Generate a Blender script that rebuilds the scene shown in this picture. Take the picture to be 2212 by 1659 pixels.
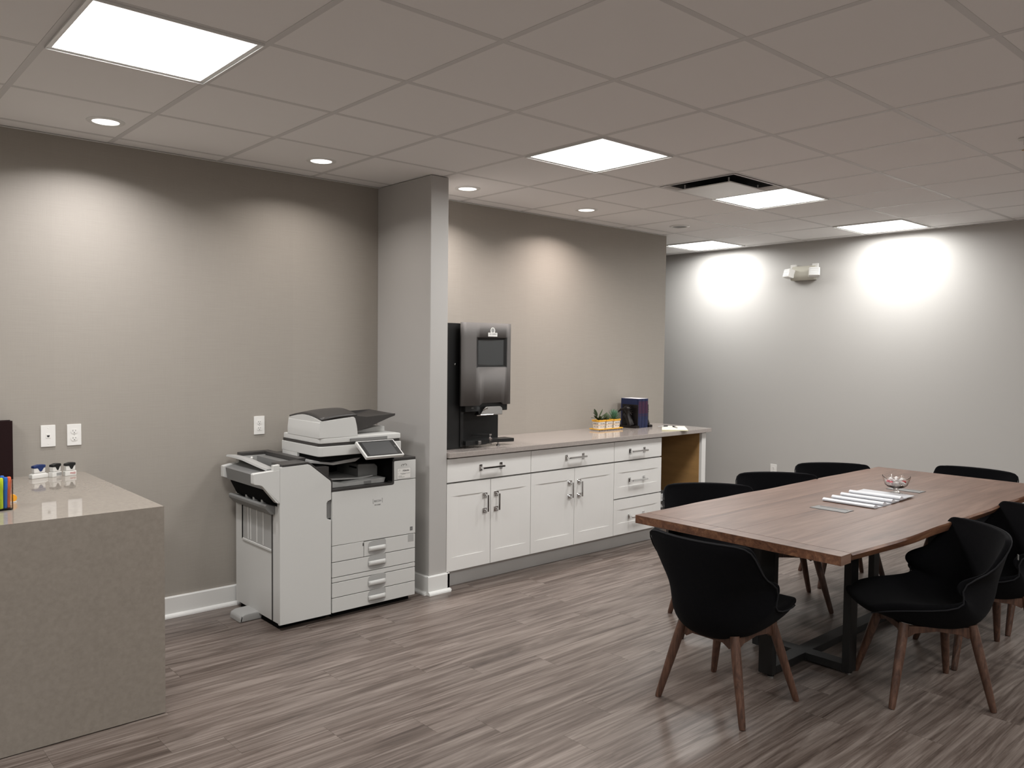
import bpy, bmesh, math, random
from mathutils import Vector, Matrix
R = math.radians
PI = math.pi
scn = bpy.context.scene
for o in list(bpy.data.objects):
    bpy.data.objects.remove(o)
COL = scn.collection
random.seed(7)

# ------------------------------------------------------------------ camera
H = 2.70
T = 0.6096
yaw, pitch, roll = 0.7298083, -0.0411075, 0.0102997
CX, CY, CZ = -1.33255, -4.67707, H - 1.1145222
cy_, sy_, cp_, sp_ = math.cos(yaw), math.sin(yaw), math.cos(pitch), math.sin(pitch)
fwd = Vector((sy_*cp_, cy_*cp_, sp_)); rt = Vector((cy_, -sy_, 0)); up = rt.cross(fwd)
r2 = rt*math.cos(roll) + up*math.sin(roll); u2 = up*math.cos(roll) - rt*math.sin(roll)
cam = bpy.data.cameras.new('camera'); camo = bpy.data.objects.new('camera', cam); COL.objects.link(camo)
m3 = Matrix((r2, u2, -fwd)).transposed()
camo.matrix_world = Matrix.Translation((CX, CY, CZ)) @ m3.to_4x4()
cam.sensor_fit = 'HORIZONTAL'; cam.sensor_width = 36.0; cam.lens = 1746.7265/2212*36.0
cam.clip_start = 0.05; cam.clip_end = 60
scn.camera = camo

# ------------------------------------------------------------------ world, exposure, large lights
w = bpy.data.worlds.new('world'); scn.world = w; w.use_nodes = True
w.node_tree.nodes['Background'].inputs[0].default_value = (0.5, 0.5, 0.5, 1)
w.node_tree.nodes['Background'].inputs[1].default_value = 0.05
scn.view_settings.view_transform = 'Standard'; scn.view_settings.look = 'None'
scn.view_settings.gamma = 1.0; scn.view_settings.use_curve_mapping = False
scn.view_settings.exposure = 0.32

PANEL_W = 19.0
SPOT_W = 4.6
def area_light(name, loc, size, power, color, spread, shape='SQUARE', parent=None):
    l = bpy.data.lights.new(name, 'AREA'); l.shape = shape; l.size = size; l.energy = power
    l.color = color; l.spread = R(spread)
    o = bpy.data.objects.new(name, l); COL.objects.link(o); o.location = loc
    if parent: o.parent = parent
    return o

# ------------------------------------------------------------------ materials
def nodes(name):
    m = bpy.data.materials.new(name); m.use_nodes = True
    return m, m.node_tree, m.node_tree.nodes['Principled BSDF']
def mat(name, col, rough=0.5, metal=0.0, spec=0.5, bump=None, coat=0, emit=None, trans=0, ior=1.45, sheen=0, var=None):
    m, nt, b = nodes(name)
    b.inputs['Base Color'].default_value = (*col, 1); b.inputs['Roughness'].default_value = rough
    b.inputs['Metallic'].default_value = metal; b.inputs['Specular IOR Level'].default_value = spec
    b.inputs['Coat Weight'].default_value = coat; b.inputs['IOR'].default_value = ior
    b.inputs['Transmission Weight'].default_value = trans; b.inputs['Sheen Weight'].default_value = sheen
    if emit: b.inputs['Emission Color'].default_value = (*emit[0], 1); b.inputs['Emission Strength'].default_value = emit[1]
    N, L = nt.nodes, nt.links
    if bump or var:
        tc = N.new('ShaderNodeTexCoord'); mp = N.new('ShaderNodeMapping'); nz = N.new('ShaderNodeTexNoise')
        L.new(tc.outputs['Object'], mp.inputs[0]); L.new(mp.outputs[0], nz.inputs['Vector'])
        s = (bump or var)[0]; mp.inputs['Scale'].default_value = s if isinstance(s, tuple) else (s, s, s)
        nz.inputs['Scale'].default_value = 1; nz.inputs['Detail'].default_value = 4
        if bump:
            bp = N.new('ShaderNodeBump'); bp.inputs['Strength'].default_value = bump[1]; bp.inputs['Distance'].default_value = bump[2]
            L.new(nz.outputs['Fac'], bp.inputs['Height']); L.new(bp.outputs[0], b.inputs['Normal'])
        if var:
            mr = N.new('ShaderNodeMapRange'); mr.inputs[1].default_value = .3; mr.inputs[2].default_value = .7
            mr.inputs[3].default_value = 1-var[1]; mr.inputs[4].default_value = 1+var[1]
            hs = N.new('ShaderNodeHueSaturation'); hs.inputs['Color'].default_value = (*col, 1)
            L.new(nz.outputs['Fac'], mr.inputs[0]); L.new(mr.outputs[0], hs.inputs['Value']); L.new(hs.outputs[0], b.inputs['Base Color'])
    return m

def m_wallpaper():
    m, nt, b = nodes('grasscloth wallpaper'); N, L = nt.nodes, nt.links
    tc = N.new('ShaderNodeTexCoord')
    mp = N.new('ShaderNodeMapping'); mp.inputs['Scale'].default_value = (6, 6, 330); L.new(tc.outputs['Object'], mp.inputs[0])
    n1 = N.new('ShaderNodeTexNoise'); n1.inputs['Scale'].default_value = 1; n1.inputs['Detail'].default_value = 5; L.new(mp.outputs[0], n1.inputs['Vector'])
    mp2 = N.new('ShaderNodeMapping'); mp2.inputs['Scale'].default_value = (220, 220, 9); L.new(tc.outputs['Object'], mp2.inputs[0])
    n2 = N.new('ShaderNodeTexNoise'); n2.inputs['Scale'].default_value = 1; n2.inputs['Detail'].default_value = 2; L.new(mp2.outputs[0], n2.inputs['Vector'])
    ad = N.new('ShaderNodeMath'); ad.operation = 'MULTIPLY_ADD'; ad.inputs[1].default_value = 0.4; L.new(n2.outputs['Fac'], ad.inputs[0]); L.new(n1.outputs['Fac'], ad.inputs[2])
    # one tone per roll width
    sx = N.new('ShaderNodeSeparateXYZ'); L.new(tc.outputs['Object'], sx.inputs[0])
    dv = N.new('ShaderNodeMath'); dv.operation = 'MULTIPLY_ADD'; dv.inputs[1].default_value = 1/0.686; dv.inputs[2].default_value = 0.41; L.new(sx.outputs[0], dv.inputs[0])
    fl = N.new('ShaderNodeMath'); fl.operation = 'FLOOR'; L.new(dv.outputs[0], fl.inputs[0])
    wn = N.new('ShaderNodeTexWhiteNoise'); wn.noise_dimensions = '1D'; L.new(fl.outputs[0], wn.inputs['W'])
    a2 = N.new('ShaderNodeMath'); a2.operation = 'MULTIPLY_ADD'; a2.inputs[1].default_value = 0.03; L.new(wn.outputs['Value'], a2.inputs[0])
    mr = N.new('ShaderNodeMapRange'); mr.inputs[1].default_value = .35; mr.inputs[2].default_value = 1.05; mr.inputs[3].default_value = .94; mr.inputs[4].default_value = 1.05
    L.new(ad.outputs[0], mr.inputs[0]); L.new(mr.outputs[0], a2.inputs[2])
    hs = N.new('ShaderNodeHueSaturation'); hs.inputs['Color'].default_value = (0.345, 0.318, 0.282, 1)
    L.new(a2.outputs[0], hs.inputs['Value']); L.new(hs.outputs[0], b.inputs['Base Color'])
    bp = N.new('ShaderNodeBump'); bp.inputs['Strength'].default_value = .25; bp.inputs['Distance'].default_value = .001
    L.new(ad.outputs[0], bp.inputs['Height']); L.new(bp.outputs[0], b.inputs['Normal'])
    b.inputs['Roughness'].default_value = .62; b.inputs['Specular IOR Level'].default_value = .3
    return m

def m_wood(name, cols, scale, rough, coat=0.0, rnd=True, ringy=2.0, bump=.15, tone=.16):
    """long grain along local X; every object shifts the grain by its own random number"""
    m, nt, b = nodes(name); N, L = nt.nodes, nt.links
    tc = N.new('ShaderNodeTexCoord'); oi = N.new('ShaderNodeObjectInfo')
    off = N.new('ShaderNodeVectorMath'); off.operation = 'SCALE'; off.inputs[0].default_value = (37.1, 53.7, 11.3)
    L.new(oi.outputs['Random'], off.inputs['Scale'])
    ad = N.new('ShaderNodeVectorMath'); ad.operation = 'ADD'; L.new(tc.outputs['Object'], ad.inputs[0]); L.new(off.outputs[0], ad.inputs[1])
    mp = N.new('ShaderNodeMapping'); mp.inputs['Scale'].default_value = scale; L.new(ad.outputs[0], mp.inputs[0])
    n1 = N.new('ShaderNodeTexNoise'); n1.inputs['Scale'].default_value = 1; n1.inputs['Detail'].default_value = 8; n1.inputs['Roughness'].default_value = .62
    n1.inputs['Distortion'].default_value = ringy; L.new(mp.outputs[0], n1.inputs['Vector'])
    mp2 = N.new('ShaderNodeMapping'); mp2.inputs['Scale'].default_value = (scale[0]*3.2, scale[1]*9, scale[2]*9); L.new(ad.outputs[0], mp2.inputs[0])
    n2 = N.new('ShaderNodeTexNoise'); n2.inputs['Scale'].default_value = 1; n2.inputs['Detail'].default_value = 3; L.new(mp2.outputs[0], n2.inputs['Vector'])
    mx = N.new('ShaderNodeMath'); mx.operation = 'MULTIPLY_ADD'; mx.inputs[1].default_value = .35; L.new(n2.outputs['Fac'], mx.inputs[0]); L.new(n1.outputs['Fac'], mx.inputs[2])
    cr = N.new('ShaderNodeValToRGB'); L.new(mx.outputs[0], cr.inputs[0])
    el = cr.color_ramp.elements
    pos = [.46, .60, .72, .86]
    el[0].position = pos[0]; el[0].color = (*cols[0], 1); el[1].position = pos[3]; el[1].color = (*cols[3], 1)
    for k in (1, 2):
        e = el.new(pos[k]); e.color = (*cols[k], 1)
    hs = N.new('ShaderNodeHueSaturation'); L.new(cr.outputs[0], hs.inputs['Color'])
    mr = N.new('ShaderNodeMapRange'); mr.inputs[3].default_value = 1-tone; mr.inputs[4].default_value = 1+tone
    L.new(oi.outputs['Random'], mr.inputs[0]); L.new(mr.outputs[0], hs.inputs['Value']); L.new(hs.outputs[0], b.inputs['Base Color'])
    bp = N.new('ShaderNodeBump'); bp.inputs['Strength'].default_value = bump; bp.inputs['Distance'].default_value = .0006
    L.new(mx.outputs[0], bp.inputs['Height']); L.new(bp.outputs[0], b.inputs['Normal'])
    b.inputs['Roughness'].default_value = rough; b.inputs['Coat Weight'].default_value = coat; b.inputs['Coat Roughness'].default_value = .25
    b.inputs['Specular IOR Level'].default_value = .45
    return m

def m_quartz(name, col, rough):
    m, nt, b = nodes(name); N, L = nt.nodes, nt.links
    tc = N.new('ShaderNodeTexCoord')
    n1 = N.new('ShaderNodeTexNoise'); n1.inputs['Scale'].default_value = 55; n1.inputs['Detail'].default_value = 3; L.new(tc.outputs['Object'], n1.inputs['Vector'])
    vo = N.new('ShaderNodeTexVoronoi'); vo.inputs['Scale'].default_value = 160; L.new(tc.outputs['Object'], vo.inputs['Vector'])
    lt = N.new('ShaderNodeMath'); lt.operation = 'LESS_THAN'; lt.inputs[1].default_value = .12; L.new(vo.outputs['Distance'], lt.inputs[0])
    mr = N.new('ShaderNodeMapRange'); mr.inputs[1].default_value = .3; mr.inputs[2].default_value = .7; mr.inputs[3].default_value = .93; mr.inputs[4].default_value = 1.07
    L.new(n1.outputs['Fac'], mr.inputs[0])
    sb = N.new('ShaderNodeMath'); sb.operation = 'MULTIPLY_ADD'; sb.inputs[1].default_value = -.09; L.new(lt.outputs[0], sb.inputs[0]); L.new(mr.outputs[0], sb.inputs[2])
    hs = N.new('ShaderNodeHueSaturation'); hs.inputs['Color'].default_value = (*col, 1); L.new(sb.outputs[0], hs.inputs['Value'])
    L.new(hs.outputs[0], b.inputs['Base Color']); b.inputs['Roughness'].default_value = rough
    return m

M = dict(
    wallpaper=m_wallpaper(),
    paint=mat('grey wall paint', (.50, .488, .468), .6, spec=.3, bump=((60, 60, 60), .06, .001)),
    colpaint=mat('column paint', (.47, .457, .44), .6, spec=.3, bump=((60, 60, 60), .06, .001)),
    tile=mat('ceiling tile', (.88, .868, .858), .9, spec=.2, bump=((260, 260, 260), .25, .001)),
    grid=mat('ceiling grid', (.68, .67, .66), .5, spec=.3),
    trim=mat('white trim paint', (.80, .80, .78), .35),
    cab=mat('white cabinet lacquer', (.80, .79, .765), .32),
    toe=mat('grey toe kick', (.60, .59, .575), .5),
    carc=mat('cabinet carcass', (.30, .29, .275), .6),
    raw=mat('raw tan board', (.42, .24, .09), .6, var=((3, 3, 14), .12)),
    quartz=m_quartz('grey quartz', (.295, .262, .225), .05),
    quartz2=m_quartz('taupe quartz', (.38, .34, .315), .10),
    chrome=mat('chrome', (.75, .75, .75), .08, 1.0),
    copier=mat('copier white plastic', (.62, .62, .60), .42, bump=((900, 900, 900), .05, .0005)),
    copier2=mat('copier light grey plastic', (.40, .40, .39), .45),
    copiergrey=mat('copier grey plastic', (.20, .20, .195), .45),
    copierdark=mat('copier dark trim', (.045, .042, .040), .4),
    black=mat('black plastic', (.012, .012, .012), .4),
    void=mat('dark interior', (.006, .006, .006), .9, spec=.1),
    screen=mat('screen glass', (.02, .02, .022), .15),
    screengrey=mat('grey screen', (.055, .057, .058), .35),
    steel=mat('brushed dark steel', (.125, .117, .112), .6, .0, bump=((400, 400, 3), .12, .0005)),
    stain=mat('stainless', (.5, .5, .5), .25, 1.0),
    fabric=mat('black wool fabric', (.004, .004, .0048), 1.0, spec=.10, sheen=.01, bump=((420, 420, 420), .5, .002)),
    piping=mat('charcoal piping', (.016, .016, .018), .9, spec=.2),
    legw=m_wood('walnut leg wood', [(.035, .017, .011), (.065, .031, .020), (.095, .046, .029), (.13, .066, .042)], (30, 30, 2.5), .42, tone=.1),
    frame=mat('black powder steel', (.018, .018, .018), .45, .3, bump=((300, 300, 300), .15, .001)),
    table=m_wood('walnut table wood', [(.080, .040, .026), (.122, .066, .045), (.155, .088, .062), (.200, .122, .088)], (.9, 7, 7), .40, .0, ringy=1.2, bump=.05, tone=.09),
    edge=m_wood('walnut edge wood', [(.07, .03, .018), (.13, .058, .034), (.18, .082, .045), (.26, .13, .07)], (2, 14, 14), .4, .1, tone=.05),
    plank=m_wood('grey brown vinyl plank', [(.055, .040, .033), (.108, .083, .070), (.165, .134, .116), (.240, .202, .178)], (1.1, 17, 17), .36, .0, ringy=1.6, bump=.15, tone=.07),
    plate=mat('white outlet plastic', (.82, .81, .78), .35),
    slot=mat('dark slot', (.03, .03, .03), .6),
    paper=mat('white paper', (.60, .61, .64), .35),
    pad=mat('cream paper', (.66, .63, .42), .6),
    padw=mat('pad face paper', (.72, .70, .63), .6),
    navy=mat('navy book cloth', (.010, .017, .060), .45),
    plum=mat('plum book band', (.042, .012, .038), .45),
    pages=mat('book page block', (.78, .77, .80), .7),
    bronze=mat('black bronze', (.012, .010, .010), .3, .3),
    leaf=mat('dark green leaf', (.045, .075, .035), .4),
    leaf2=mat('blue green succulent', (.085, .20, .12), .5),
    cactus=mat('cactus green', (.06, .085, .04), .6),
    yellow=mat('yellow ochre glaze', (.78, .42, .05), .25),
    ceram=mat('white glaze', (.78, .74, .68), .25),
    cerdk=mat('dark glaze marks', (.06, .04, .03), .3),
    soil=mat('soil', (.03, .02, .015), .9),
    maroon=mat('dark maroon leather', (.012, .003, .0035), .6, spec=.2),
    mdark=mat('dark maroon edge', (.012, .004, .004), .5),
    inkblue=mat('stamp blue cap', (.012, .03, .12), .35),
    stampw=mat('stamp white body', (.72, .71, .68), .4),
    stampg=mat('stamp grey window', (.33, .33, .32), .4),
    red=mat('red ink', (.45, .03, .03), .5),
    acry=mat('clear acrylic', (.92, .97, .96), .03, trans=1.0, ior=1.3),
    glass=mat('clear glass', (.98, .98, .98), .02, trans=1.0, ior=1.45),
    hly=mat('yellow highlighter', (.62, .72, .02), .35), hlb=mat('blue highlighter', (.02, .14, .55), .35),
    hlo=mat('orange highlighter', (.85, .15, .06), .35), hlp=mat('pink highlighter', (.75, .04, .22), .35),
    orange=mat('orange clip', (.85, .38, .03), .4),
    candyw=mat('candy wrapper', (.80, .76, .74), .2, .0, coat=.5), candyr=mat('red candy', (.55, .03, .05), .25),
    bin=mat('grey bin', (.10, .10, .10), .5), binin=mat('grey bin inside', (.17, .17, .17), .7, bump=((120, 120, 120), .8, .004)),
    bag=mat('clear white bag', (.62, .62, .62), .35, bump=((40, 40, 40), .9, .01)),
    ivory=mat('ivory fixture plastic', (.60, .58, .50), .45),
    lens=mat('clear lamp lens', (.72, .73, .72), .2),
    brass=mat('brass', (.45, .3, .12), .3, .9),
    ink=mat('black ink', (.02, .02, .02), .6), inkg=mat('grey ink', (.16, .16, .16), .6),
    diffuser=mat('lit panel diffuser', (.9, .9, .9), .5, emit=((1, .985, .96), 2.2)),
    spotlens=mat('lit downlight lens', (.9, .9, .9), .5, emit=((1, .95, .90), 2.2)),
)

# ------------------------------------------------------------------ mesh helpers
class MB:
    def __init__(s): s.bm = bmesh.new()
    def _add(s, t, bev=0, seg=2, mtx=None):
        if bev > 0:
            bmesh.ops.bevel(t, geom=t.edges[:], offset=bev, segments=seg, profile=.6, affect='EDGES')
        if mtx is not None: bmesh.ops.transform(t, matrix=mtx, verts=t.verts[:])
        me = bpy.data.meshes.new('tmp'); t.to_mesh(me); t.free(); s.bm.from_mesh(me); bpy.data.meshes.remove(me)
        return s
    def box(s, x0, x1, y0, y1, z0, z1, bev=0, seg=2, mtx=None):
        t = bmesh.new(); bmesh.ops.create_cube(t, size=1)
        for v in t.verts: v.co = Vector(((x0+x1)/2+v.co.x*(x1-x0), (y0+y1)/2+v.co.y*(y1-y0), (z0+z1)/2+v.co.z*(z1-z0)))
        return s._add(t, bev, seg, mtx)
    def prism(s, pts, axis, a0, a1, bev=0, seg=2, mtx=None):
        """polygon pts in the plane normal to axis ('x': (y,z), 'y': (x,z), 'z': (x,y)), from a0 to a1"""
        t = bmesh.new()
        def P(p, a): return {'x': (a, p[0], p[1]), 'y': (p[0], a, p[1]), 'z': (p[0], p[1], a)}[axis]
        cl = []
        for p in pts:
            if not cl or math.hypot(p[0]-cl[-1][0], p[1]-cl[-1][1]) > 1e-5: cl.append(p)
        if math.hypot(cl[0][0]-cl[-1][0], cl[0][1]-cl[-1][1]) < 1e-5: cl.pop()
        pts = cl; n = len(pts)
        area = sum(pts[i][0]*pts[(i+1) % n][1]-pts[(i+1) % n][0]*pts[i][1] for i in range(n))
        sg = 1 if area > 0 else -1
        def shr(d):
            out = []
            for i in range(n):
                a, p, b = Vector(pts[i-1]), Vector(pts[i]), Vector(pts[(i+1) % n])
                e1, e2 = (p-a).normalized(), (b-p).normalized()
                n1, n2 = Vector((-e1.y, e1.x))*sg, Vector((-e2.y, e2.x))*sg
                m = n1+n2
                m = m/max(.5, m.length_squared/2) if m.length > .1 else n1
                out.append(tuple(p+m*d))
            return out
        if bev > 0:
            dr = 1 if a1 > a0 else -1
            lv = [(shr(bev), a0), (shr(bev*.3), a0+dr*bev*.3), (pts, a0+dr*bev), (pts, a1-dr*bev), (shr(bev*.3), a1-dr*bev*.3), (shr(bev), a1)]
        else: lv = [(pts, a0), (pts, a1)]
        rg = [[t.verts.new(P(p, a)) for p in pp] for pp, a in lv]
        t.faces.new(rg[0]); t.faces.new(rg[-1][::-1])
        for A, B in zip(rg, rg[1:]):
            for i in range(n): t.faces.new((A[i], B[i], B[(i+1) % n], A[(i+1) % n]))
        bmesh.ops.recalc_face_normals(t, faces=t.faces[:])
        return s._add(t, 0, seg, mtx)
    def tube(s, pts, rad, n=12, cap=True, sq=None):
        t = bmesh.new(); pts = [Vector(p) for p in pts]; k = len(pts)
        rads = rad if isinstance(rad, (list, tuple)) else [rad]*k
        rings = []; prev = None
        for i, p in enumerate(pts):
            d = (pts[min(i+1, k-1)] - pts[max(i-1, 0)]).normalized()
            a = prev if prev is not None else (Vector((0, 0, 1)) if abs(d.z) < .9 else Vector((1, 0, 0)))
            x = (a - d*a.dot(d)).normalized(); y = d.cross(x); prev = x
            rings.append([t.verts.new(p + (x*math.cos(2*PI*j/n) + y*math.sin(2*PI*j/n))*rads[i]) for j in range(n)])
        for i in range(k-1):
            for j in range(n): t.faces.new((rings[i][j], rings[i][(j+1) % n], rings[i+1][(j+1) % n], rings[i+1][j]))
        if cap: t.faces.new(rings[0][::-1]); t.faces.new(rings[-1])
        bmesh.ops.recalc_face_normals(t, faces=t.faces[:])
        return s._add(t)
    def lathe(s, prof, n=32, c=(0, 0, 0), cap=False):
        t = bmesh.new(); rings = []
        for r_, z in prof:
            if r_ < 1e-6: rings.append([t.verts.new((c[0], c[1], c[2]+z))])
            else: rings.append([t.verts.new((c[0]+r_*math.cos(2*PI*j/n), c[1]+r_*math.sin(2*PI*j/n), c[2]+z)) for j in range(n)])
        for a, b in zip(rings, rings[1:]):
            for j in range(n):
                q = [a[j % len(a)], a[(j+1) % len(a)], b[(j+1) % len(b)], b[j % len(b)]]
                u = []
                for v in q:
                    if v not in u: u.append(v)
                if len(u) > 2: t.faces.new(u)
        if cap: t.faces.new(rings[0]); t.faces.new(rings[-1])
        bmesh.ops.recalc_face_normals(t, faces=t.faces[:])
        return s._add(t)
    def grid(s, P, closed=False):
        """P[i][j] points -> surface"""
        t = bmesh.new(); V = [[t.verts.new(p) for p in row] for row in P]
        for i in range(len(V)-1):
            for j in range(len(V[0])-1 + (1 if closed else 0)):
                j2 = (j+1) % len(V[0]); t.faces.new((V[i][j], V[i+1][j], V[i+1][j2], V[i][j2]))
        return s._add(t)
    def ell(s, c, r_, seg=12, mtx=None):
        t = bmesh.new(); bmesh.ops.create_uvsphere(t, u_segments=seg, v_segments=max(6, seg//2), radius=1)
        for v in t.verts: v.co = Vector((v.co.x*r_[0], v.co.y*r_[1], v.co.z*r_[2]))
        if mtx is not None: bmesh.ops.transform(t, matrix=mtx, verts=t.verts[:])
        for v in t.verts: v.co += Vector(c)
        return s._add(t)
    def build(s, name, m, parent=None, smooth=True, ang=35, loc=None, sub=0, **props):
        me = bpy.data.meshes.new(name); s.bm.to_mesh(me); s.bm.free()
        if smooth:
            for p in me.polygons: p.use_smooth = True
            try: me.set_sharp_from_angle(angle=R(ang))
            except Exception: pass
        me.materials.append(m)
        o = bpy.data.objects.new(name, me); COL.objects.link(o)
        if loc: o.location = loc
        if smooth and not sub and ang < 90:
            wn = o.modifiers.new('wn', 'WEIGHTED_NORMAL'); wn.keep_sharp = True; wn.weight = 100
        if sub:
            md = o.modifiers.new('sub', 'SUBSURF'); md.levels = sub; md.render_levels = sub
        if parent: o.parent = parent
        for k, v in props.items(): o[k] = v
        return o
def thing(name, label, cat, loc=(0, 0, 0), rz=0, group=None):
    o = bpy.data.objects.new(name, None); COL.objects.link(o); o.location = loc; o.rotation_euler = (0, 0, rz)
    o.empty_display_size = .05
    o['label'] = label; o['category'] = cat
    if group: o['group'] = group
    return o
def tag(o, label, cat, group=None):
    o['label'] = label; o['category'] = cat
    if group: o['group'] = group
    return o
def copy_tree(o, parent=None):
    c = o.copy(); COL.objects.link(c)
    if parent: c.parent = parent
    for ch in list(o.children): copy_tree(ch, c)
    return c
def text(s, body, size, mtx, depth=.0003, bold=0.0):
    cu = bpy.data.curves.new('t', 'FONT'); cu.body = body; cu.size = size; cu.extrude = depth; cu.offset = bold
    cu.align_x = 'CENTER'; cu.align_y = 'CENTER'; cu.resolution_u = 3
    o = bpy.data.objects.new('t', cu); COL.objects.link(o)
    bpy.context.view_layer.update()
    me = bpy.data.meshes.new_from_object(o.evaluated_get(bpy.context.evaluated_depsgraph_get()))
    me.transform(mtx); s.bm.from_mesh(me)
    bpy.data.objects.remove(o); bpy.data.curves.remove(cu); bpy.data.meshes.remove(me)
    return s
def facing_y(x, y, z):     # text standing on a plane whose outside is -Y
    return Matrix.Translation((x, y, z)) @ Matrix.Rotation(PI/2, 4, 'X')

# ------------------------------------------------------------------ room shell
YW = 0.155           # back wall plane
XF = 6.232           # far wall plane
XL, YN, YB = -4.2, -8.6, 2.6
def struct(mb, name, m, **k):
    o = mb.build(name, m, smooth=False, **k); o['kind'] = 'structure'; return o
floor = struct(MB().box(XL, XF, YN, YB, -.12, -.003), 'floor', M['slot'])
ceiling = struct(MB().box(XL, XF, YN, YB, H+.012, H+.14), 'ceiling', M['grid'])
wall_back = struct(MB().box(XL-.15, 4.955, YW, YW+.14, -.12, H+.14), 'wall_back', M['wallpaper'])
struct(MB().box(XF, XF+.15, YN-.15, YB+.15, -.12, H+.14), 'wall_right', M['paint'])
struct(MB().box(XL-.15, XL, YN-.15, YB+.15, -.12, H+.14), 'wall_left', M['paint'])
struct(MB().box(XL, XF, YN-.15, YN, -.12, H+.14), 'wall_front', M['paint'])
struct(MB().box(XL, XF, YB, YB+.15, -.12, H+.14), 'wall_passage', M['paint'])
CX0, CX1, CYF = 1.728, 1.868, -.468
struct(MB().box(CX0, CX1, CYF, YW, 0, H-.0035, .003, 1), 'wall_partition', M['colpaint'])

def baseboard(name, x0, x1, y0, y1, side):
    """side: which way the face looks ('-y', '-x', '+x')"""
    mb = MB(); bh = .122; shoe = .019
    if side == '-y':
        pr_ = [(y1, 0), (y1, bh), (y0+.004, bh), (y0, bh-.006), (y0, 0)]
        mb.prism(pr_, 'x', x0, x1)
        mb.prism([(y0, 0), (y0, shoe+.004)] + [(y0-shoe*math.sin(a), .003+shoe*math.cos(a)) for a in (R(20), R(45), R(70), R(90))] + [(y0-shoe, 0)], 'x', x0, x1)
    else:
        sg = -1 if side == '-x' else 1
        xa, xb = (x0, x1) if sg < 0 else (x1, x0)
        mb.prism([(xb, 0), (xb, bh), (xa-sg*.004, bh), (xa, bh-.006), (xa, 0)], 'y', y0, y1)
        mb.prism([(xa, 0), (xa, shoe+.004)] + [(xa+sg*shoe*math.sin(a), .003+shoe*math.cos(a)) for a in (R(20), R(45), R(70), R(90))] + [(xa+sg*shoe, 0)], 'y', y0, y1)
    return struct(mb, name, M['trim'])
baseboard('baseboard_back', -.144, CX0, YW-.016, YW, '-y')
baseboard('baseboard_partition_side', CX0-.016, CX0, CYF-.0002, YW-.035, '-x')
baseboard('baseboard_partition_front', CX0-.016, CX1+.016, CYF-.016, CYF, '-y')
baseboard('baseboard_partition_kitchen', CX1, CX1+.016, CYF-.016, CYF+.07, '+x')
baseboard('baseboard_right', XF-.016, XF, YN, YB, '-x')

# planks: every plank that shows is an object of its own
plank_meshes = {}
def plank_mesh(L_, W_):
    k = (round(L_, 3), round(W_, 3))
    if k not in plank_meshes:
        t = bmesh.new(); bmesh.ops.create_cube(t, size=1); c = .0004
        for v in t.verts:
            top = v.co.z > 0
            v.co = Vector((v.co.x*2*(L_/2-(c if top else 0)), v.co.y*2*(W_/2-(c if top else 0)), 0 if top else -.003))
        me = bpy.data.meshes.new('plank'); t.to_mesh(me); t.free(); me.materials.append(M['plank']); plank_meshes[k] = me
    return plank_meshes[k]
PW, PL = .178, 1.22
rest = MB(); npl = 0
yy = YB; row = 0
rnd = random.Random(3)
while yy > YN:
    y1 = yy; y0 = max(yy-PW, YN); yy -= PW; row += 1
    st = XL - rnd.random()*PL
    while st < XF:
        a, b = max(st, XL), min(st+PL, XF); st += PL
        if b-a < .02: continue
        cx, cyy = (a+b)/2, (y0+y1)/2
        vis = (b > -1.0 and y1 > -3.95 and y0 < YW) and not (cx < .3 and cyy < -3.4) and not (cyy < -3.6 and cx < 1.0)
        if y0 > YW-.01: vis = cx > 4.8 and cyy < 1.3
        if vis and npl < 290:
            o = bpy.data.objects.new('plank', plank_mesh(b-a, y1-y0)); COL.objects.link(o)
            o.location = (cx, cyy, 0); o.parent = floor; npl += 1
        else:
            rest.box(a+.0004, b-.0004, y0+.0004, y1-.0004, -.003, 0)
rest.build('planking', M['plank'], floor, smooth=False, kind='stuff')

# ceiling grid and tiles
GW = .026
gx = [k*T for k in range(-6, 11)]; gy = [-k*T for k in range(-4, 15)]
for x in gx:
    if XL < x < XF: MB().box(x-GW/2, x+GW/2, YN if True else 0, YW if x < 4.955 else YB, H-.001, H+.012).build('grid_runner', M['grid'], ceiling, smooth=False)
for y in gy:
    if YN < y < YB:
        x0 = XL if y < YW else 4.955
        MB().box(x0, XF, y-GW/2, y+GW/2, H-.0006, H+.012).build('grid_runner', M['grid'], ceiling, smooth=False)
LIT = {(-1, 2), (3, 2), (6, 2), (9, 2), (9, -1), (-4, 2), (-5, 7), (-1, 7), (3, 8), (6, 8), (9, 8), (-4, 11), (0, 11), (5, 11)}
VENT = (5, 2)
tm = {}
def tile_mesh(w_, h_):
    k = (round(w_, 3), round(h_, 3))
    if k not in tm:
        t = bmesh.new(); bmesh.ops.create_cube(t, size=1); c = .0025
        for v in t.verts:
            lo = v.co.z < 0
            v.co = Vector((v.co.x*2*(w_/2-(c if lo else 0)), v.co.y*2*(h_/2-(c if lo else 0)), 0 if lo else .012))
        me = bpy.data.meshes.new('tile'); t.to_mesh(me); t.free(); me.materials.append(M['tile']); tm[k] = me
    return tm[k]
spare = MB()
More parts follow.
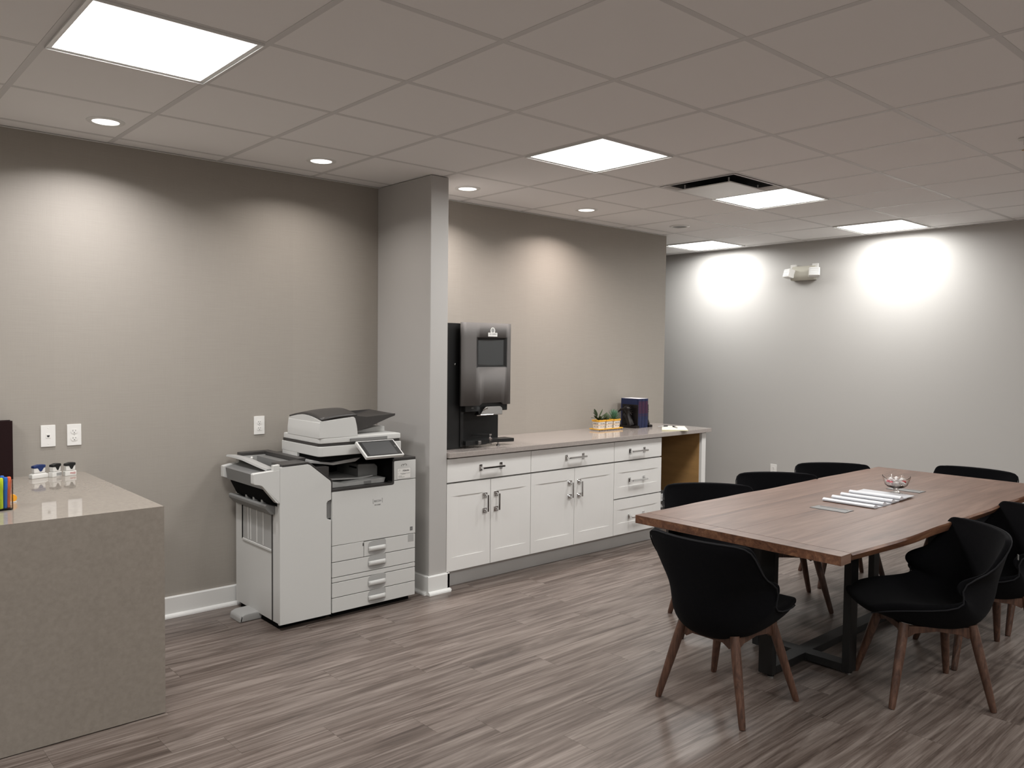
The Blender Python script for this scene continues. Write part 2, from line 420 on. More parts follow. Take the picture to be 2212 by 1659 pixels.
for i in range(-7, 11):
    for j in range(-5, 15):
        if (i, j) in LIT or (i, j) == VENT: continue
        x0, x1 = max(i*T, XL), min((i+1)*T, XF); y1, y0 = min(-j*T, YB), max(-(j+1)*T, YN)
        if x1 - x0 < .03: continue
        if y0 < YW < y1:
            if x0 < 4.6: y1 = YW
        elif y0 >= YW and x1 < 4.96: continue
        elif y0 >= YW: x0 = max(x0, 4.955)
        if x1-x0 < .03 or y1-y0 < .02: continue
        w_, h_ = x1-x0-GW+.004, y1-y0-GW+.004
        if -1.3 < (x0+x1)/2 and (y0+y1)/2 > -4.3 and (y0+y1)/2 < 1.6:
            o = bpy.data.objects.new('ceiling_tile', tile_mesh(w_, h_)); COL.objects.link(o); o.location = ((x0+x1)/2, (y0+y1)/2, H); o.parent = ceiling
        else:
            spare.box(x0+GW/2, x1-GW/2, y0+GW/2, y1-GW/2, H, H+.011)
spare.build('ceiling_tiling', M['tile'], ceiling, smooth=False, kind='stuff')
am = MB(); am.box(XF-.022, XF, YN, YB, H-.0045, H-.003); am.box(XL, 4.955, YW-.02, YW, H-.0045, H-.003)
struct(am, 'trim_1', M['trim'])

# ------------------------------------------------------------------ lights of the room
def panel(i, j, label, seen=True):
    x, y = (i+.5)*T, -(j+.5)*T
    t = thing('ceiling_light', label, 'light', (x, y, H), 0, 'square ceiling panel lights')
    h = T/2-.012
    f = MB()
    for a in ((-h, h, -h, -h+.018), (-h, h, h-.018, h), (-h, -h+.018, -h+.018, h-.018), (h-.018, h, -h+.018, h-.018)):
        f.box(a[0], a[1], a[2], a[3], -.004, .010, .001, 1)
    for a in ((-h-.003, h+.003, -h-.003, -h), (-h-.003, h+.003, h, h+.003), (-h-.003, -h, -h, h), (h, h+.003, -h, h)):
        f.box(a[0], a[1], a[2], a[3], -.009, .010)
    f.build('frame', M['trim'], t, smooth=False)
    MB().box(-h+.010, h-.010, -h+.010, h-.010, .004, .009).build('diffuser', M['diffuser'], t, smooth=False)
    area_light('lamp', (0, 0, .002), 2*h-.042, PANEL_W, (1, .992, .975), 172, parent=t)
panel(-1, 2, 'big bright square ceiling panel light nearest the camera at upper left')
panel(3, 2, 'square ceiling panel light above the space between copier and table')
panel(6, 2, 'square ceiling panel light touching the square air diffuser')
panel(9, 2, 'square ceiling panel light against the far grey wall, right of the emergency light')
panel(9, -1, 'square ceiling panel light partly behind the end of the wallpapered wall')
for (i, j) in sorted(LIT - {(-1, 2), (3, 2), (6, 2), (9, 2), (9, -1)}):
    panel(i, j, 'square ceiling panel light out of the picture behind the camera side')
def downlight(x, y, label, col, on=True, k=1.0):
    t = thing('recessed_downlight', label, 'light', (x, y, H-.003), 0, 'round recessed downlights')
    MB().lathe([(.062, .006), (.062, -.002), (.068, -.005), (.082, -.004), (.088, 0), (.088, .002)], 40).build('trim_ring', M['trim'], t)
    if on:
        MB().lathe([(0, -.0005), (.0625, -.0005), (.0625, .004), (0, .004)], 40).build('lens', M['spotlens'], t)
        area_light('lamp', (0, 0, -.0025), 0.116, SPOT_W*k, col, 140, 'DISK', t)
    else:
        MB().lathe([(0, .002), (.0625, .002), (.0625, .006), (0, .006)], 40).build('lens', M['copiergrey'], t)
downlight(-.14, -.308, 'lit round downlight leftmost in the ceiling, over the stone desk', (1, .97, .975), k=2.0)
downlight(1.044, -.304, 'lit round downlight in the ceiling above the copier', (1, .93, .88), k=.85)
downlight(2.176, -.275, 'lit round downlight just right of the partition end', (1, .92, .88), k=1.7)
downlight(3.367, -.28, 'lit round downlight over the middle of the white cabinets', (1, .88, .82), k=1.7)
downlight(4.566, -.286, 'unlit round downlight near the end of the wallpapered wall', None, False)

# air diffuser
t = thing('air_diffuser', 'square ceiling air diffuser with a flat plate and dark gap around', 'vent', ((5.5)*T, -2.5*T, H))
h = T/2-.012
fr = MB()
for sx, sy in ((1, 0), (-1, 0), (0, 1), (0, -1)):
    def q(u, v, z):   # u outward, v along
        return (u*sx - v*sy, u*sy + v*sx, z)
    P = [[q(h, -h, -.004), q(h, h, -.004)], [q(h-.018, -h+.018, -.004), q(h-.018, h-.018, -.004)],
         [q(h-.030, -h+.030, .004), q(h-.030, h-.030, .004)], [q(h-.034, -h+.034, .0112), q(h-.034, h-.034, .0112)]]
    fr.grid(P)
fr.build('frame', M['grid'], t)
MB().box(-h+.033, h-.033, -h+.033, h-.033, .0105, .0115).build('neck', M['void'], t, smooth=False)
MB().box(-.205, .205, -.205, .205, -.030, -.022, .003).build('plate', M['trim'], t)
for sx in (-1, 1):
    for sy in (-1, 1): MB().tube([(sx*.17, sy*.17, -.023), (sx*.17, sy*.17, .0105)], .005, 8).build('post', M['grid'], t)

# sprinkler
t = thing('sprinkler_head', 'small brass fire sprinkler in the ceiling at the right edge', 'sprinkler', (3.41, -3.30, H-.003))
MB().lathe([(0, -.0005), (.022, -.0005), (.034, -.004), (.034, 0), (0, 0)], 24).build('escutcheon', M['trim'], t)
MB().tube([(0, 0, -.003), (0, 0, -.03)], .008, 10).build('body', M['stain'], t)
MB().tube([(.012, 0, -.028), (.014, 0, -.04), (.003, 0, -.055)], .0025, 6).tube([(-.012, 0, -.028), (-.014, 0, -.04), (-.003, 0, -.055)], .0025, 6).tube([(-.013, 0, -.028), (.013, 0, -.028)], .003, 6).build('yoke', M['stain'], t)
MB().tube([(0, 0, -.03), (0, 0, -.054)], .0035, 8).build('bulb', M['hlo'], t)
MB().lathe([(0, -.056), (.016, -.058), (.016, -.056), (0, -.054)], 16).build('deflector', M['brass'], t)

# ------------------------------------------------------------------ wall plates
def outlet(name, label, loc, rz, kind='duplex'):
    t = thing(name, label, 'outlet', loc, rz)      # local: face looks -Y, wall at y=0
    MB().box(-.035, .035, -.006, 0, -.0575, .0575, .0025).build('cover_plate', M['plate'], t)
    if kind == 'duplex':
        for s in (1, -1):
            zc = s*.0195
            pts = [(.0165*math.cos(a), zc + max(-.0125, min(.0125, .0165*math.sin(a)))) for a in [2*PI*k/28 for k in range(28)]]
            rc = MB().prism(pts, 'y', -.0078, -.0055).build('receptacle', M['plate'], t)
            sl = MB()
            sl.box(-.0075, -.0055, -.0081, -.0075, zc-.001, zc+.007); sl.box(.0055, .0075, -.0081, -.0075, zc-.000, zc+.006)
            sl.prism([(.0024*math.cos(a), zc-.0072+.0024*math.sin(a)) for a in [2*PI*k/10 for k in range(10)]], 'y', -.0081, -.0075)
            sl.build('slot', M['slot'], rc)
        MB().ell((0, -.006, 0), (.0028, .0012, .0028), 8).build('screw', M['chrome'], t)
    else:
        MB().box(-.011, .011, -.0075, -.005, -.012, .012, .001).build('jack_insert', M['plate'], t)
        MB().prism([(-.0065, .004), (.0065, .004), (.0065, -.002), (.004, -.004), (.004, -.006), (-.004, -.006), (-.004, -.004), (-.0065, -.002)], 'y', -.0082, -.0074).build('port', M['slot'], t)
        for s in (1, -1): MB().ell((0, -.006, s*.042), (.0028, .0012, .0028), 8).build('screw', M['plate'], t)
outlet('data_outlet', 'white wall plate with one network jack above the stone desk', (-.314, YW, 1.108), 0, 'data')
outlet('power_outlet', 'white duplex outlet above the stone desk beside the network jack plate', (-.189, YW, 1.107), 0)
outlet('power_outlet', 'white duplex outlet on the wall just left of the copier', (.861, YW, 1.102), 0)
outlet('power_outlet', 'white duplex outlet low on the far grey wall behind the chairs', (XF, -.29, .385), -PI/2)

# emergency light on far wall
t = thing('emergency_light', 'twin-head emergency light fixture high on the far grey wall', 'light', (XF, -.585, 2.37), -PI/2)
MB().prism([(-.0, -.055), (-.055, -.055), (-.075, -.03), (-.078, .0), (-.06, .05), (-.03, .085), (-.0, .09)], 'x', -.125, .125, .006).build('housing', M['ivory'], t)
for s in (-1, 1):
    a = MB().box(-.03, .03, -.03, -.002, .06, .105, .004, mtx=Matrix.Translation((s*.115, 0, 0))).build('bracket', M['plate'], t)
    mt = Matrix.Translation((s*.135, -.075, .012)) @ Matrix.Rotation(R(28*s), 4, 'Z') @ Matrix.Rotation(R(-15), 4, 'X')
    hd = MB().box(-.052, .052, -.035, .035, -.042, .045, .012, mtx=mt).build('lamp_head', M['plate'], t)
    ln = MB()
    for k in range(4): ln.box(-.042, .042, -.038, -.033, -.034+k*.019, -.020+k*.019, .002, mtx=mt)
    ln.build('lens', M['lens'], hd)

# ------------------------------------------------------------------ kitchen cabinets
YF = -.46
def fbox(mb, x0, x1, z0, z1, y0, y1, bev=.0015): mb.box(x0, x1, y0, y1, z0, z1, bev, 1)
def shaker(x0, x1, z0, z1):
    mb = MB(); st = .072
    mb.box(x0, x1, YF+.0045, YF+.020, z0, z1)
    for a in ((x0, x1, z0, z0+st+.018), (x0, x1, z1-st-.012, z1)): mb.box(a[0], a[1], YF, YF+.008, a[2], a[3])
    za, zb = z0+st+.018, z1-st-.012
    mb.prism([(x0, YF), (x0+st-.032, YF), (x0+st+.03, YF+.0046), (x0+st+.03, YF+.008), (x0, YF+.008)], 'z', za, zb)
    mb.prism([(x1, YF), (x1-st+.032, YF), (x1-st-.03, YF+.0046), (x1-st-.03, YF+.008), (x1, YF+.008)], 'z', za, zb)
    return mb
def pull(parent, x, z, vertical, L_=.21):
    mb = MB(); half = L_/2; y = YF
    def B(u0, u1, v0, v1, y0, y1, b=.002):
        if vertical: mb.box(x+v0, x+v1, y0, y1, z+u0, z+u1, b, 1)
        else: mb.box(x+u0, x+u1, y0, y1, z+v0, z+v1, b, 1)
    for s in (-1, 1):
        c = s*(half-.014)
        B(c-.013, c+.013, -.022, .022, y-.005, y, .002)
        B(c-.009, c+.009, -.015, .015, y-.010, y-.004, .003)
        B(c-.006, c+.006, -.007, .007, y-.036, y-.009, .002)
    B(-half+.006, half-.006, -.007, .007, y-.043, y-.030, .003)
    return mb.build('handle', M['chrome'], parent)
def pullv(parent, x, z, L_=.125):
    mb = MB(); half = L_/2
    for s in (-1, 1):
        c = z+s*(half-.010)
        mb.box(x-.021, x+.021, YF-.005, YF, c-.017, c+.017, .002, 1)
        mb.box(x-.012, x+.012, YF-.011, YF-.004, c-.010, c+.010, .003, 1)
        mb.box(x-.006, x+.006, YF-.034, YF-.010, c-.006, c+.006, .002, 1)
    mb.box(x-.007, x+.007, YF-.041, YF-.028, z-half+.004, z+half-.004, .004, 2)
    return mb.build('handle', M['chrome'], parent)
def cabinet(x0, x1, label, kind):
    t = thing('base_cabinet', label, 'cabinet', (0, 0, 0), 0, 'white shaker base cabinets')
    g = .0022
    mb = MB()
    mb.box(x0, x1, YF+.0215, YW-.001, .116, .877)
    mb.build('body', M['carc'], t, smooth=False)
    mb = MB(); mb.box(x0, x1, YF+.065, YF+.08, .0, .115); mb.build('toe_kick', M['toe'], t, smooth=False)
    if kind == 'doors':
        d = MB().box(x0+g, x1-g, YF, YF+.020, .712, .868, .0015, 1).build('drawer', M['cab'], t)
        pull(d, (x0+x1)/2, .789, False)
        xm = (x0+x1)/2
        for a, b, hx in ((x0+g, xm-g, xm-.062), (xm+g, x1-g, xm+.040)):
            dd = shaker(a, b, .119, .702).build('door', M['cab'], t, smooth=False)
            pullv(dd, hx+.01, .545)
    else:
        d = MB().box(x0+g, x1-g, YF, YF+.020, .712, .868, .0015, 1).build('drawer', M['cab'], t)
        pull(d, (x0+x1)/2-.02, .783, False)
        for z0, z1 in ((.412, .702), (.119, .403)):
            d = shaker(x0+g, x1-g, z0, z1).build('drawer', M['cab'], t, smooth=False)
            pull(d, (x0+x1)/2-.02, (z0+z1)/2-.01, False)
    return t
cabinet(1.873, 2.632, 'white two-door base cabinet below the coffee machine, next to the partition', 'doors')
cabinet(2.632, 3.537, 'middle white two-door base cabinet with one wide drawer', 'doors')
cabinet(3.537, 4.142, 'white cabinet of three stacked drawers beside the open knee space', 'drawers')
t = thing('end_panel', 'white end panel with raw tan inner face carrying the worktop end', 'panel')
MB().box(4.722, 4.782, YF+.004, YW-.001, 0, .877, .001, 1).build('panel_body', M['cab'], t)
MB().box(4.718, 4.7215, YF+.03, YW-.001, 0, .877).build('inner_face', M['raw'], t, smooth=False, label='raw tan board')
o = MB().box(1.8695, 4.815, -.492, YW-.0005, .878, .912, .003).build('worktop', M['quartz2'])
tag(o, 'long polished taupe quartz worktop over the white cabinets', 'countertop')

# ------------------------------------------------------------------ stone desk
DX1, DYF, DZ = -.144, -1.118, .9035
t = thing('reception_desk', 'taupe stone waterfall desk in the left foreground', 'desk', (0, 0, 0))
MB().prism([(DYF, DZ), (YW-.001, DZ), (YW-.001, DZ-.03), (DYF+.03, DZ-.03)], 'x', -1.9, DX1, .0008).build('top_slab', M['quartz'], t)
MB().prism([(DYF, .004), (DYF, DZ-.0006), (DYF+.0296, DZ-.0304), (DYF+.0296, .004)], 'x', -1.9, DX1-.0003).build('front_slab', M['quartz'], t)
MB().box(DX1-.03, DX1-.001, DYF+.0305, YW-.002, .004, DZ-.0305, .001, 1).build('side_slab', M['quartz'], t)

# ------------------------------------------------------------------ copier
P = thing('office_copier', 'white multifunction office copier with finisher standing in the corner', 'copier')
FY = -.50; BY = .085
W_, G_, D_ = M['copier'], M['copiergrey'], M['copierdark']
# --- main cabinet
mb = MB(); mb.box(1.012, 1.598, FY+.022, BY, .038, .745, .004)
mb.build('cabinet', M['copier'], P)
MB().box(1.03, 1.58, FY+.05, BY-.03, .0, .04).build('plinth', M['void'], P, smooth=False)
def rpoly(pts, rr, n=4):
    out = []
    for i, p in enumerate(pts):
        p = Vector(p); a = Vector(pts[i-1]); b = Vector(pts[(i+1) % len(pts)]); r_ = rr[i] if isinstance(rr, (list, tuple)) else rr
        if r_ <= 0: out.append(tuple(p)); continue
        da, db = (a-p).normalized(), (b-p).normalized()
        for k in range(n+1):
            s = k/n; q = (p+da*r_)*(1-s)**2 + p*2*s*(1-s) + (p+db*r_)*s**2; out.append(tuple(q))
    return out
fd = MB().prism(rpoly([(1.009, .435), (1.598, .430), (1.598, .775), (1.437, .775), (1.437, .757), (1.428, .752), (1.009, .752)], [0, 0, 0, 0, .006, .006, .003]), 'y', FY, FY+.022, .003, 2).build('front_door', W_, P)
MB().prism(rpoly([(1.437, .779), (1.598, .779), (1.598, .897), (1.442, .897), (1.435, .890)], [0, 0, .004, .004, 0]), 'y', FY, FY+.022, .003, 2).build('tower_cover', W_, P)
def trayhandle(parent, zc):
    # recessed grip: dark-ish lens-shaped pocket and a bright curved bar
    x0, x1 = 1.252, 1.378
    pocket = MB().prism(rpoly([(x0, zc-.043), (x1, zc-.043), (x1, zc+.043), (x0, zc+.040)], [.03, .03, .018, .03], 5), 'y', FY-.0012, FY+.004).build('grip_pocket', M['copier2'], parent)
    pts = []
    g = []
    for i in range(9):
        u = i/8; x = x0+.003+u*(x1-x0-.006); bul = math.sin(PI*u)
        y = FY-.003-.013*bul
        row = []
        for k in range(6):
            v = k/5; row.append((x, y+.006*(abs(v-.5)*2)**2, zc-.008+.004*bul-.016*(v-.5)*1.6))
        g.append(row)
    grip = MB().grid(g)
    o = grip.build('grip_bar', W_, pocket); md = o.modifiers.new('s', 'SOLIDIFY'); md.thickness = .004
def drawer(z0, z1, zl=None, handle=True, x0=1.010, x1=1.596, name='paper_tray'):
    o = MB().box(x0, x1, FY, FY+.022, z0, z1, .003, 2).build(name, W_, P)
    if handle: trayhandle(o, zl if zl else (z0+z1)/2)
    return o
MB().box(1.010, 1.222, FY, FY+.022, .338, .432, .003, 2).build('side_flap', W_, P)
MB().box(1.222-.007, 1.222-.002, FY-.0015, FY, .405, .423).build('latch', M['copierdark'], P)
tt = drawer(.338, .427, .385, x0=1.225)
MB().box(1.541, 1.584, FY-.001, FY, .381, .426, .0005).build('paper_size_label', M['copier2'], tt, label='small grey label')
drawer(.247, .334, .297)
MB().box(1.010, 1.596, FY, FY+.022, .217, .243, .003, 2).build('trim_strip', W_, P)
drawer(.127, .213, .175)
tt = drawer(.038, .123, .085)
# right tower top & deck
dk = MB()
dk.prism(rpoly([(1.434, .8975), (1.598, .8975), (1.598, .915), (1.440, .915), (1.426, .905)], .003), 'y', FY+.001, BY, .003, 1)
dk.build('tower_top', D_, P)
MB().box(1.437, 1.597, FY+.022, BY, .746, .897).build('tower_body', M['copier'], P, smooth=False)
# cavity: back wall, sides, floor
MB().box(1.0, 1.437, .04, BY, .745, .96).build('cavity_back', M['void'], P, smooth=False)
MB().box(1.424, 1.436, FY+.002, .04, .757, .935).build('cavity_side', M['void'], P, smooth=False)
MB().prism(rpoly([(1.006, .752), (1.428, .752), (1.437, .760), (1.437, .897), (1.4245, .897), (1.4245, .772), (1.418, .765), (1.006, .765)], [0, .006, 0, 0, 0, .006, 0, 0]), 'y', FY+.001, FY+.05, .001, 1).build('cavity_trim', D_, P)
MB().box(1.01, 1.424, FY+.05, .04, .752, .762).build('cavity_floor', M['copiergrey'], P, smooth=False)
# inner output tray
ot = MB().prism(rpoly([(1.02, .765), (1.40, .765), (1.41, .795), (1.30, .792), (1.13, .783), (1.045, .800), (1.03, .812), (1.02, .81)], .004, 2), 'y', FY+.055, -.02, .003, 1).build('output_tray', M['copier2'], P)
MB().box(1.255, 1.305, FY+.052, FY+.056, .768, .786, .001, 1).build('tray_latch', M['copiergrey'], ot)
MB().prism(rpoly([(1.06, .80), (1.28, .79), (1.36, .80), (1.36, .806), (1.25, .80), (1.06, .812)], .002, 2), 'y', -.38, -.08, .002, 1).build('tray_ramp', M['copier2'], ot)
ib = MB().prism(rpoly([(1.265, .795), (1.405, .795), (1.405, .855), (1.385, .872), (1.265, .878)], .008, 3), 'y', -.36, -.10, .004, 2).build('exit_unit', M['copiergrey'], P)
MB().box(1.262, 1.268, -.345, -.26, .850, .860).build('exit_slot', M['void'], ib, smooth=False)
# bridge tray under scanner
MB().prism(rpoly([(.90, .925), (1.02, .905), (1.05, .900), (1.20, .910), (1.235, .93), (1.23, .935), (1.04, .915), (.90, .94)], .003, 2), 'y', -.44, -.06, .002, 1).build('bridge_tray', M['copier2'], P)
MB().box(.955, 1.48, -.46, -.03, .934, .958).build('scanner_underside', M['void'], P, smooth=False)
# scanner unit
def plan(x0, x1, y0, y1, ch): return [(x0+ch*.6, y0), (x1, y0), (x1, y1), (x0, y1), (x0, y0+ch*.6)]
sc = MB(); sc.prism(rpoly([(.938, -.475), (1.503, -.480), (1.503, .0), (.938, .0)], [.03, .01, .004, .004]), 'z', .959, 1.0175, .005, 2).build('scanner_body', W_, P)
MB().box(1.0, 1.50, -.012, .085, .90, 1.015, .004).build('scanner_neck', W_, P)
MB().box(.94, 1.5, -.2, -.005, .937, .962, .003).build('scanner_arm', W_, P)
MB().prism(rpoly([(.944, -.468), (1.497, -.472), (1.497, -.006), (.944, -.006)], [.03, .01, .004, .004]), 'z', 1.0175, 1.034, .001, 1).build('platen_gasket', D_, P)
MB().prism(rpoly([(.942, -.472), (1.50, -.478), (1.50, -.02), (.942, -.02)], [.03, .01, .004, .004]), 'z', 1.034, 1.068, .006, 2).build('platen_cover', W_, P)
MB().box(1.14, 1.40, -.4795, -.4755, 1.036, 1.055, .001, 1).build('cover_grip', G_, P)
# document feeder
fx = [(.940, 1.066), (1.196, 1.066), (1.192, 1.12), (1.178, 1.176), (1.165, 1.184), (.958, 1.166), (.945, 1.160), (.938, 1.10)]
fe = MB().prism(rpoly(fx, [.0, .0, .02, .006, .004, .003, .006, .02], 3), 'y', -.474, -.075, .004, 2).build('document_feeder', W_, P)
MB().box(.9395, .9415, -.462, -.17, 1.0765, 1.080).build('feeder_seam', D_, fe, smooth=False)
g = []
for i in range(9):
    u = i/8; x = .955+u*.235
    g.append([(x, -.474+v*.40, 1.168+.020*u+.030*math.sin(PI*v)*.9+.012*math.sin(PI*u)*.5) for v in [k/10 for k in range(11)]])
o = MB().grid(g).build('feeder_lid', D_, fe); md = o.modifiers.new('s', 'SOLIDIFY'); md.thickness = .009; md.offset = 1
# feeder end fill under the curved lid
MB().prism([(-.472, 1.150), (-.078, 1.150)] + [(-.474+.4*v, 1.166+.027*math.sin(PI*v)) for v in [1-k/10 for k in range(11)]], 'x', .947, 1.172).build('feeder_hood', W_, fe)
ft = MB()
ft.prism([(1.17, 1.094), (1.205, 1.080), (1.34, 1.118), (1.505, 1.174), (1.505, 1.184), (1.30, 1.172), (1.17, 1.188)], 'y', -.405, -.398)
ft.grid([[(1.17, -.40, 1.115), (1.17, -.10, 1.125)], [(1.30, -.40, 1.135), (1.30, -.10, 1.15)], [(1.505, -.40, 1.182), (1.505, -.10, 1.192)]])
ft.prism([(1.17, 1.10), (1.30, 1.115), (1.505, 1.170), (1.505, 1.180), (1.30, 1.16), (1.17, 1.15)], 'y', -.40, -.10)
ft.prism([(1.17, 1.10), (1.205, 1.085), (1.505, 1.180), (1.505, 1.192), (1.30, 1.185), (1.17, 1.20)], 'y', -.105, -.096)
ft.build('feeder_tray', D_, P)
MB().box(1.39, 1.405, -.400, -.385, 1.155, 1.172).build('tray_stop', M['black'], P, smooth=False)
MB().prism(rpoly([(1.20, 1.066), (1.495, 1.066), (1.495, 1.098), (1.44, 1.100), (1.32, 1.080), (1.20, 1.074)], .004, 2), 'y', -.30, -.03, .003, 1).build('document_output', M['copier'], P)
# control panel (tilted tablet)
pa = Vector((1.160, -.505, 1.040)); pb = Vector((1.425, -.505, 1.038)); pc = Vector((1.1745, -.610, .953))
ux = (pb-pa).normalized(); uy = (pa-pc).normalized(); uz = ux.cross(uy).normalized()
Mx = Matrix((ux, uy, uz)).transposed().to_4x4(); Mx.translation = pc
wd = (pb-pa).length; hd = (pa-pc).length
cp = MB().box(0, wd, 0, hd, -.022, 0, .006, 3, mtx=Mx).build('control_panel', W_, P)
MB().box(.010, wd-.010, .008, hd-.008, -.001, .0006, 0, mtx=Mx).build('panel_bezel', M['black'], cp, smooth=False)
MB().box(.032, wd-.040, .016, hd-.016, .0006, .0010, 0, mtx=Mx).build('touch_screen', M['screengrey'], cp, smooth=False)
MB().lathe([(.005, 0), (.0065, 0), (.0065, .0006), (.005, .0006)], 16, (wd-.024, hd*.55, .0007)).bm.transform if False else None
hb = MB(); tb = bmesh.new()
hb.lathe([(.0045, 0), (.006, 0), (.006, .0005), (.0045, .0005)], 16); bmesh.ops.transform(hb.bm, matrix=Mx @ Matrix.Translation((wd-.024, hd*.55, .0007)), verts=hb.bm.verts[:]); tb.free()
hb.build('home_button', M['copiergrey'], cp)
MB().prism([(-.52, .985), (-.44, .975), (-.44, 1.015), (-.51, 1.03)], 'x', 1.22, 1.36).build('panel_arm', M['copiergrey'], P)
# marks and lettering
tx = MB()
text(tx, 'RICOH', .0165, facing_y(1.319, FY-.0005, .6655))
for s, a in ((-1, 1.286), (1, 1.352)):
    tx.box(a-.0008, a+.0008, FY-.0008, FY, .652, .680); tx.box(a if s < 0 else a-.005, a+.005 if s < 0 else a, FY-.0008, FY, .6785 if s > 0 else .652, .680 if s > 0 else .6535)
text(tx, 'IM C3500', .0105, facing_y(1.318, FY-.0005, .6420))
tx.build('lettering', M['inkg'], fd, smooth=False)
MB().box(1.556, 1.576, FY-.0006, FY, .450, .474).build('energy_mark', M['inkg'], fd, smooth=False)
tc_ = MB(); text(tc_, 'e', .013, facing_y(1.566, FY-.0009, .463)); tc_.build('energy_letter', M['copier2'], fd, smooth=False)
st = MB().box(1.459, 1.559, FY-.0007, FY, .785, .8495).build('service_sticker', M['plate'], P, smooth=False)
k = MB()
for a in ((1.459, 1.559, .785, .7856), (1.459, 1.559, .8489, .8495), (1.459, 1.4596, .785, .8495), (1.5584, 1.559, .785, .8495)): k.box(a[0], a[1], FY-.0010, FY-.0006, a[2], a[3])
text(k, 'Atlantic', .0155, facing_y(1.523, FY-.001, .834), bold=.0004)
k.tube([(1.470, FY-.001, .829), (1.474, FY-.001, .839), (1.479, FY-.001, .840), (1.481, FY-.001, .833)], .0005, 5)
for z_, a, b in ((.815, 1.466, 1.470), (.815, 1.482, 1.553), (.811, 1.490, 1.52), (.800, 1.466, 1.492), (.793, 1.466, 1.515)):
    x_ = a
    while x_ < b-.002:
        l_ = random.uniform(.003, .007); k.box(x_, min(x_+l_, b), FY-.0010, FY-.0006, z_, z_+.0024); x_ += l_+.0015
k.build('sticker_print', M['inkg'], st, smooth=False)
em = MB()
def arc(cx, cz, a0, a1, rx, rz): return [(cx+rx*math.cos(R(a)), FY-.001, cz+rz*math.sin(R(a))) for a in range(a0, a1+1, 15)]
em.tube(arc(1.500, .868, 20, 240, .011, .006), .0009, 6); em.tube(arc(1.519, .869, -60, 160, .010, .006), .0009, 6); em.tube([(1.503, FY-.001, .863), (1.512, FY-.001, .875)], .001, 6)
em.build('swirl_emblem', M['copiergrey'], P)
# --- finisher
F = MB().box(.690, 1.000, FY+.024, .108, .036, .722, .003).build('finisher_body', W_, P)
MB().box(.705, 1.0, FY+.06, .07, 0, .038).build('finisher_plinth', M['void'], P, smooth=False)
MB().box(.690, 1.000, .06, .108, .721, .925, .003).build('finisher_back', W_, P)
MB().box(.820, 1.000, FY+.024, .06, .721, .90).build('finisher_housing', M['copierdark'], P, smooth=False)
ol = [(.683, .036), (1.004, .034), (1.004, .590), (.980, .597), (.975, .610), (.975, .692), (.982, .702), (1.004, .709), (1.004, .808), (.999, .820), (.872, .922), (.855, .929), (.683, .924)]
MB().prism(ol, 'y', FY, FY+.024, .004, 2).build('finisher_front', W_, P)
MB().prism([(.975, .6), (1.008, .6), (1.008, .70), (.975, .70)], 'y', FY+.012, FY+.02).build('finisher_grip', G_, P)
tr = [(1.004, .765), (1.012, .765), (1.012, .815), (1.005, .829), (.874, .933), (.857, .941), (.70, .937), (.70, .928), (.856, .9315), (.871, .9245), (1.000, .821), (1.004, .808)]
MB().prism(tr, 'y', FY+.001, FY+.14, .0015, 1).build('finisher_trim', D_, P)
tp = MB(); tp.box(.70, .86, .055, .112, .926, .950, .005); tp.box(.855, .905, FY+.12, .112, .926, .950, .005); tp.box(.86, 1.0, -.1, .10, .90, .935, .004)
tp.build('finisher_top_frame', D_, P)
MB().box(.70, .855, .050, .056, .86, .930).build('sorter_backplate', M['copier2'], P, smooth=False)
MB().box(.80, .86, FY+.14, .055, .85, .925).build('sorter_rollers', G_, P, smooth=False)
lv = MB(); lv.ell((.765, .045, .915), (.008, .008, .008), 10); lv.box(.74, .79, .035, .048, .885, .893, .002); lv.build('green_lever', M['plate'], P)
MB().box(.6865, .690, -.40, -.39, .04, .70).build('side_seam', D_, P, smooth=False)
sp = MB().prism([(-.385, .440), (-.004, .440), (-.004, .695), (-.385, .695)], 'x', .6865, .6895).build('side_recess', M['copier2'], P, smooth=False)
rb = MB()
for yy_ in (-.08, -.115, -.20, -.285): rb.box(.6835, .6868, yy_-.006, yy_+.006, .452, .69, .001, 1)
rb.box(.683, .689, -.388, -.001, .432, .446, .002, 1)
rb.build('side_ribs', W_, sp)
MB().box(.6825, .6867, -.004, .003, .44, .69).build('side_slot', M['void'], P, smooth=False)
# front arm and back arm
arm = [(.530, .903), (.683, .912), (.683, .722), (.664, .728), (.578, .834), (.530, .845)]
fa = MB().prism(rpoly(arm, [.008, 0, .004, .008, .012, .008], 3), 'y', FY-.004, FY+.035, .004, 2).build('front_arm', W_, P)
MB().prism([(.647, .905), (.683, .908), (.683, .941), (.647, .938)], 'y', FY-.002, FY+.03, .002, 1).build('arm_cap', W_, fa)
ba = MB().prism(rpoly([(.596, .877), (.671, .892), (.70, .885), (.70, .842), (.624, .835), (.620, .802), (.596, .812)], .003, 2), 'y', .06, .105, .004, 2).build('back_arm', W_, P)
MB().prism([(.624, .812), (.70, .84), (.70, .705), (.69, .70)], 'y', .045, .06).build('arm_plate', M['copierdark'], P)
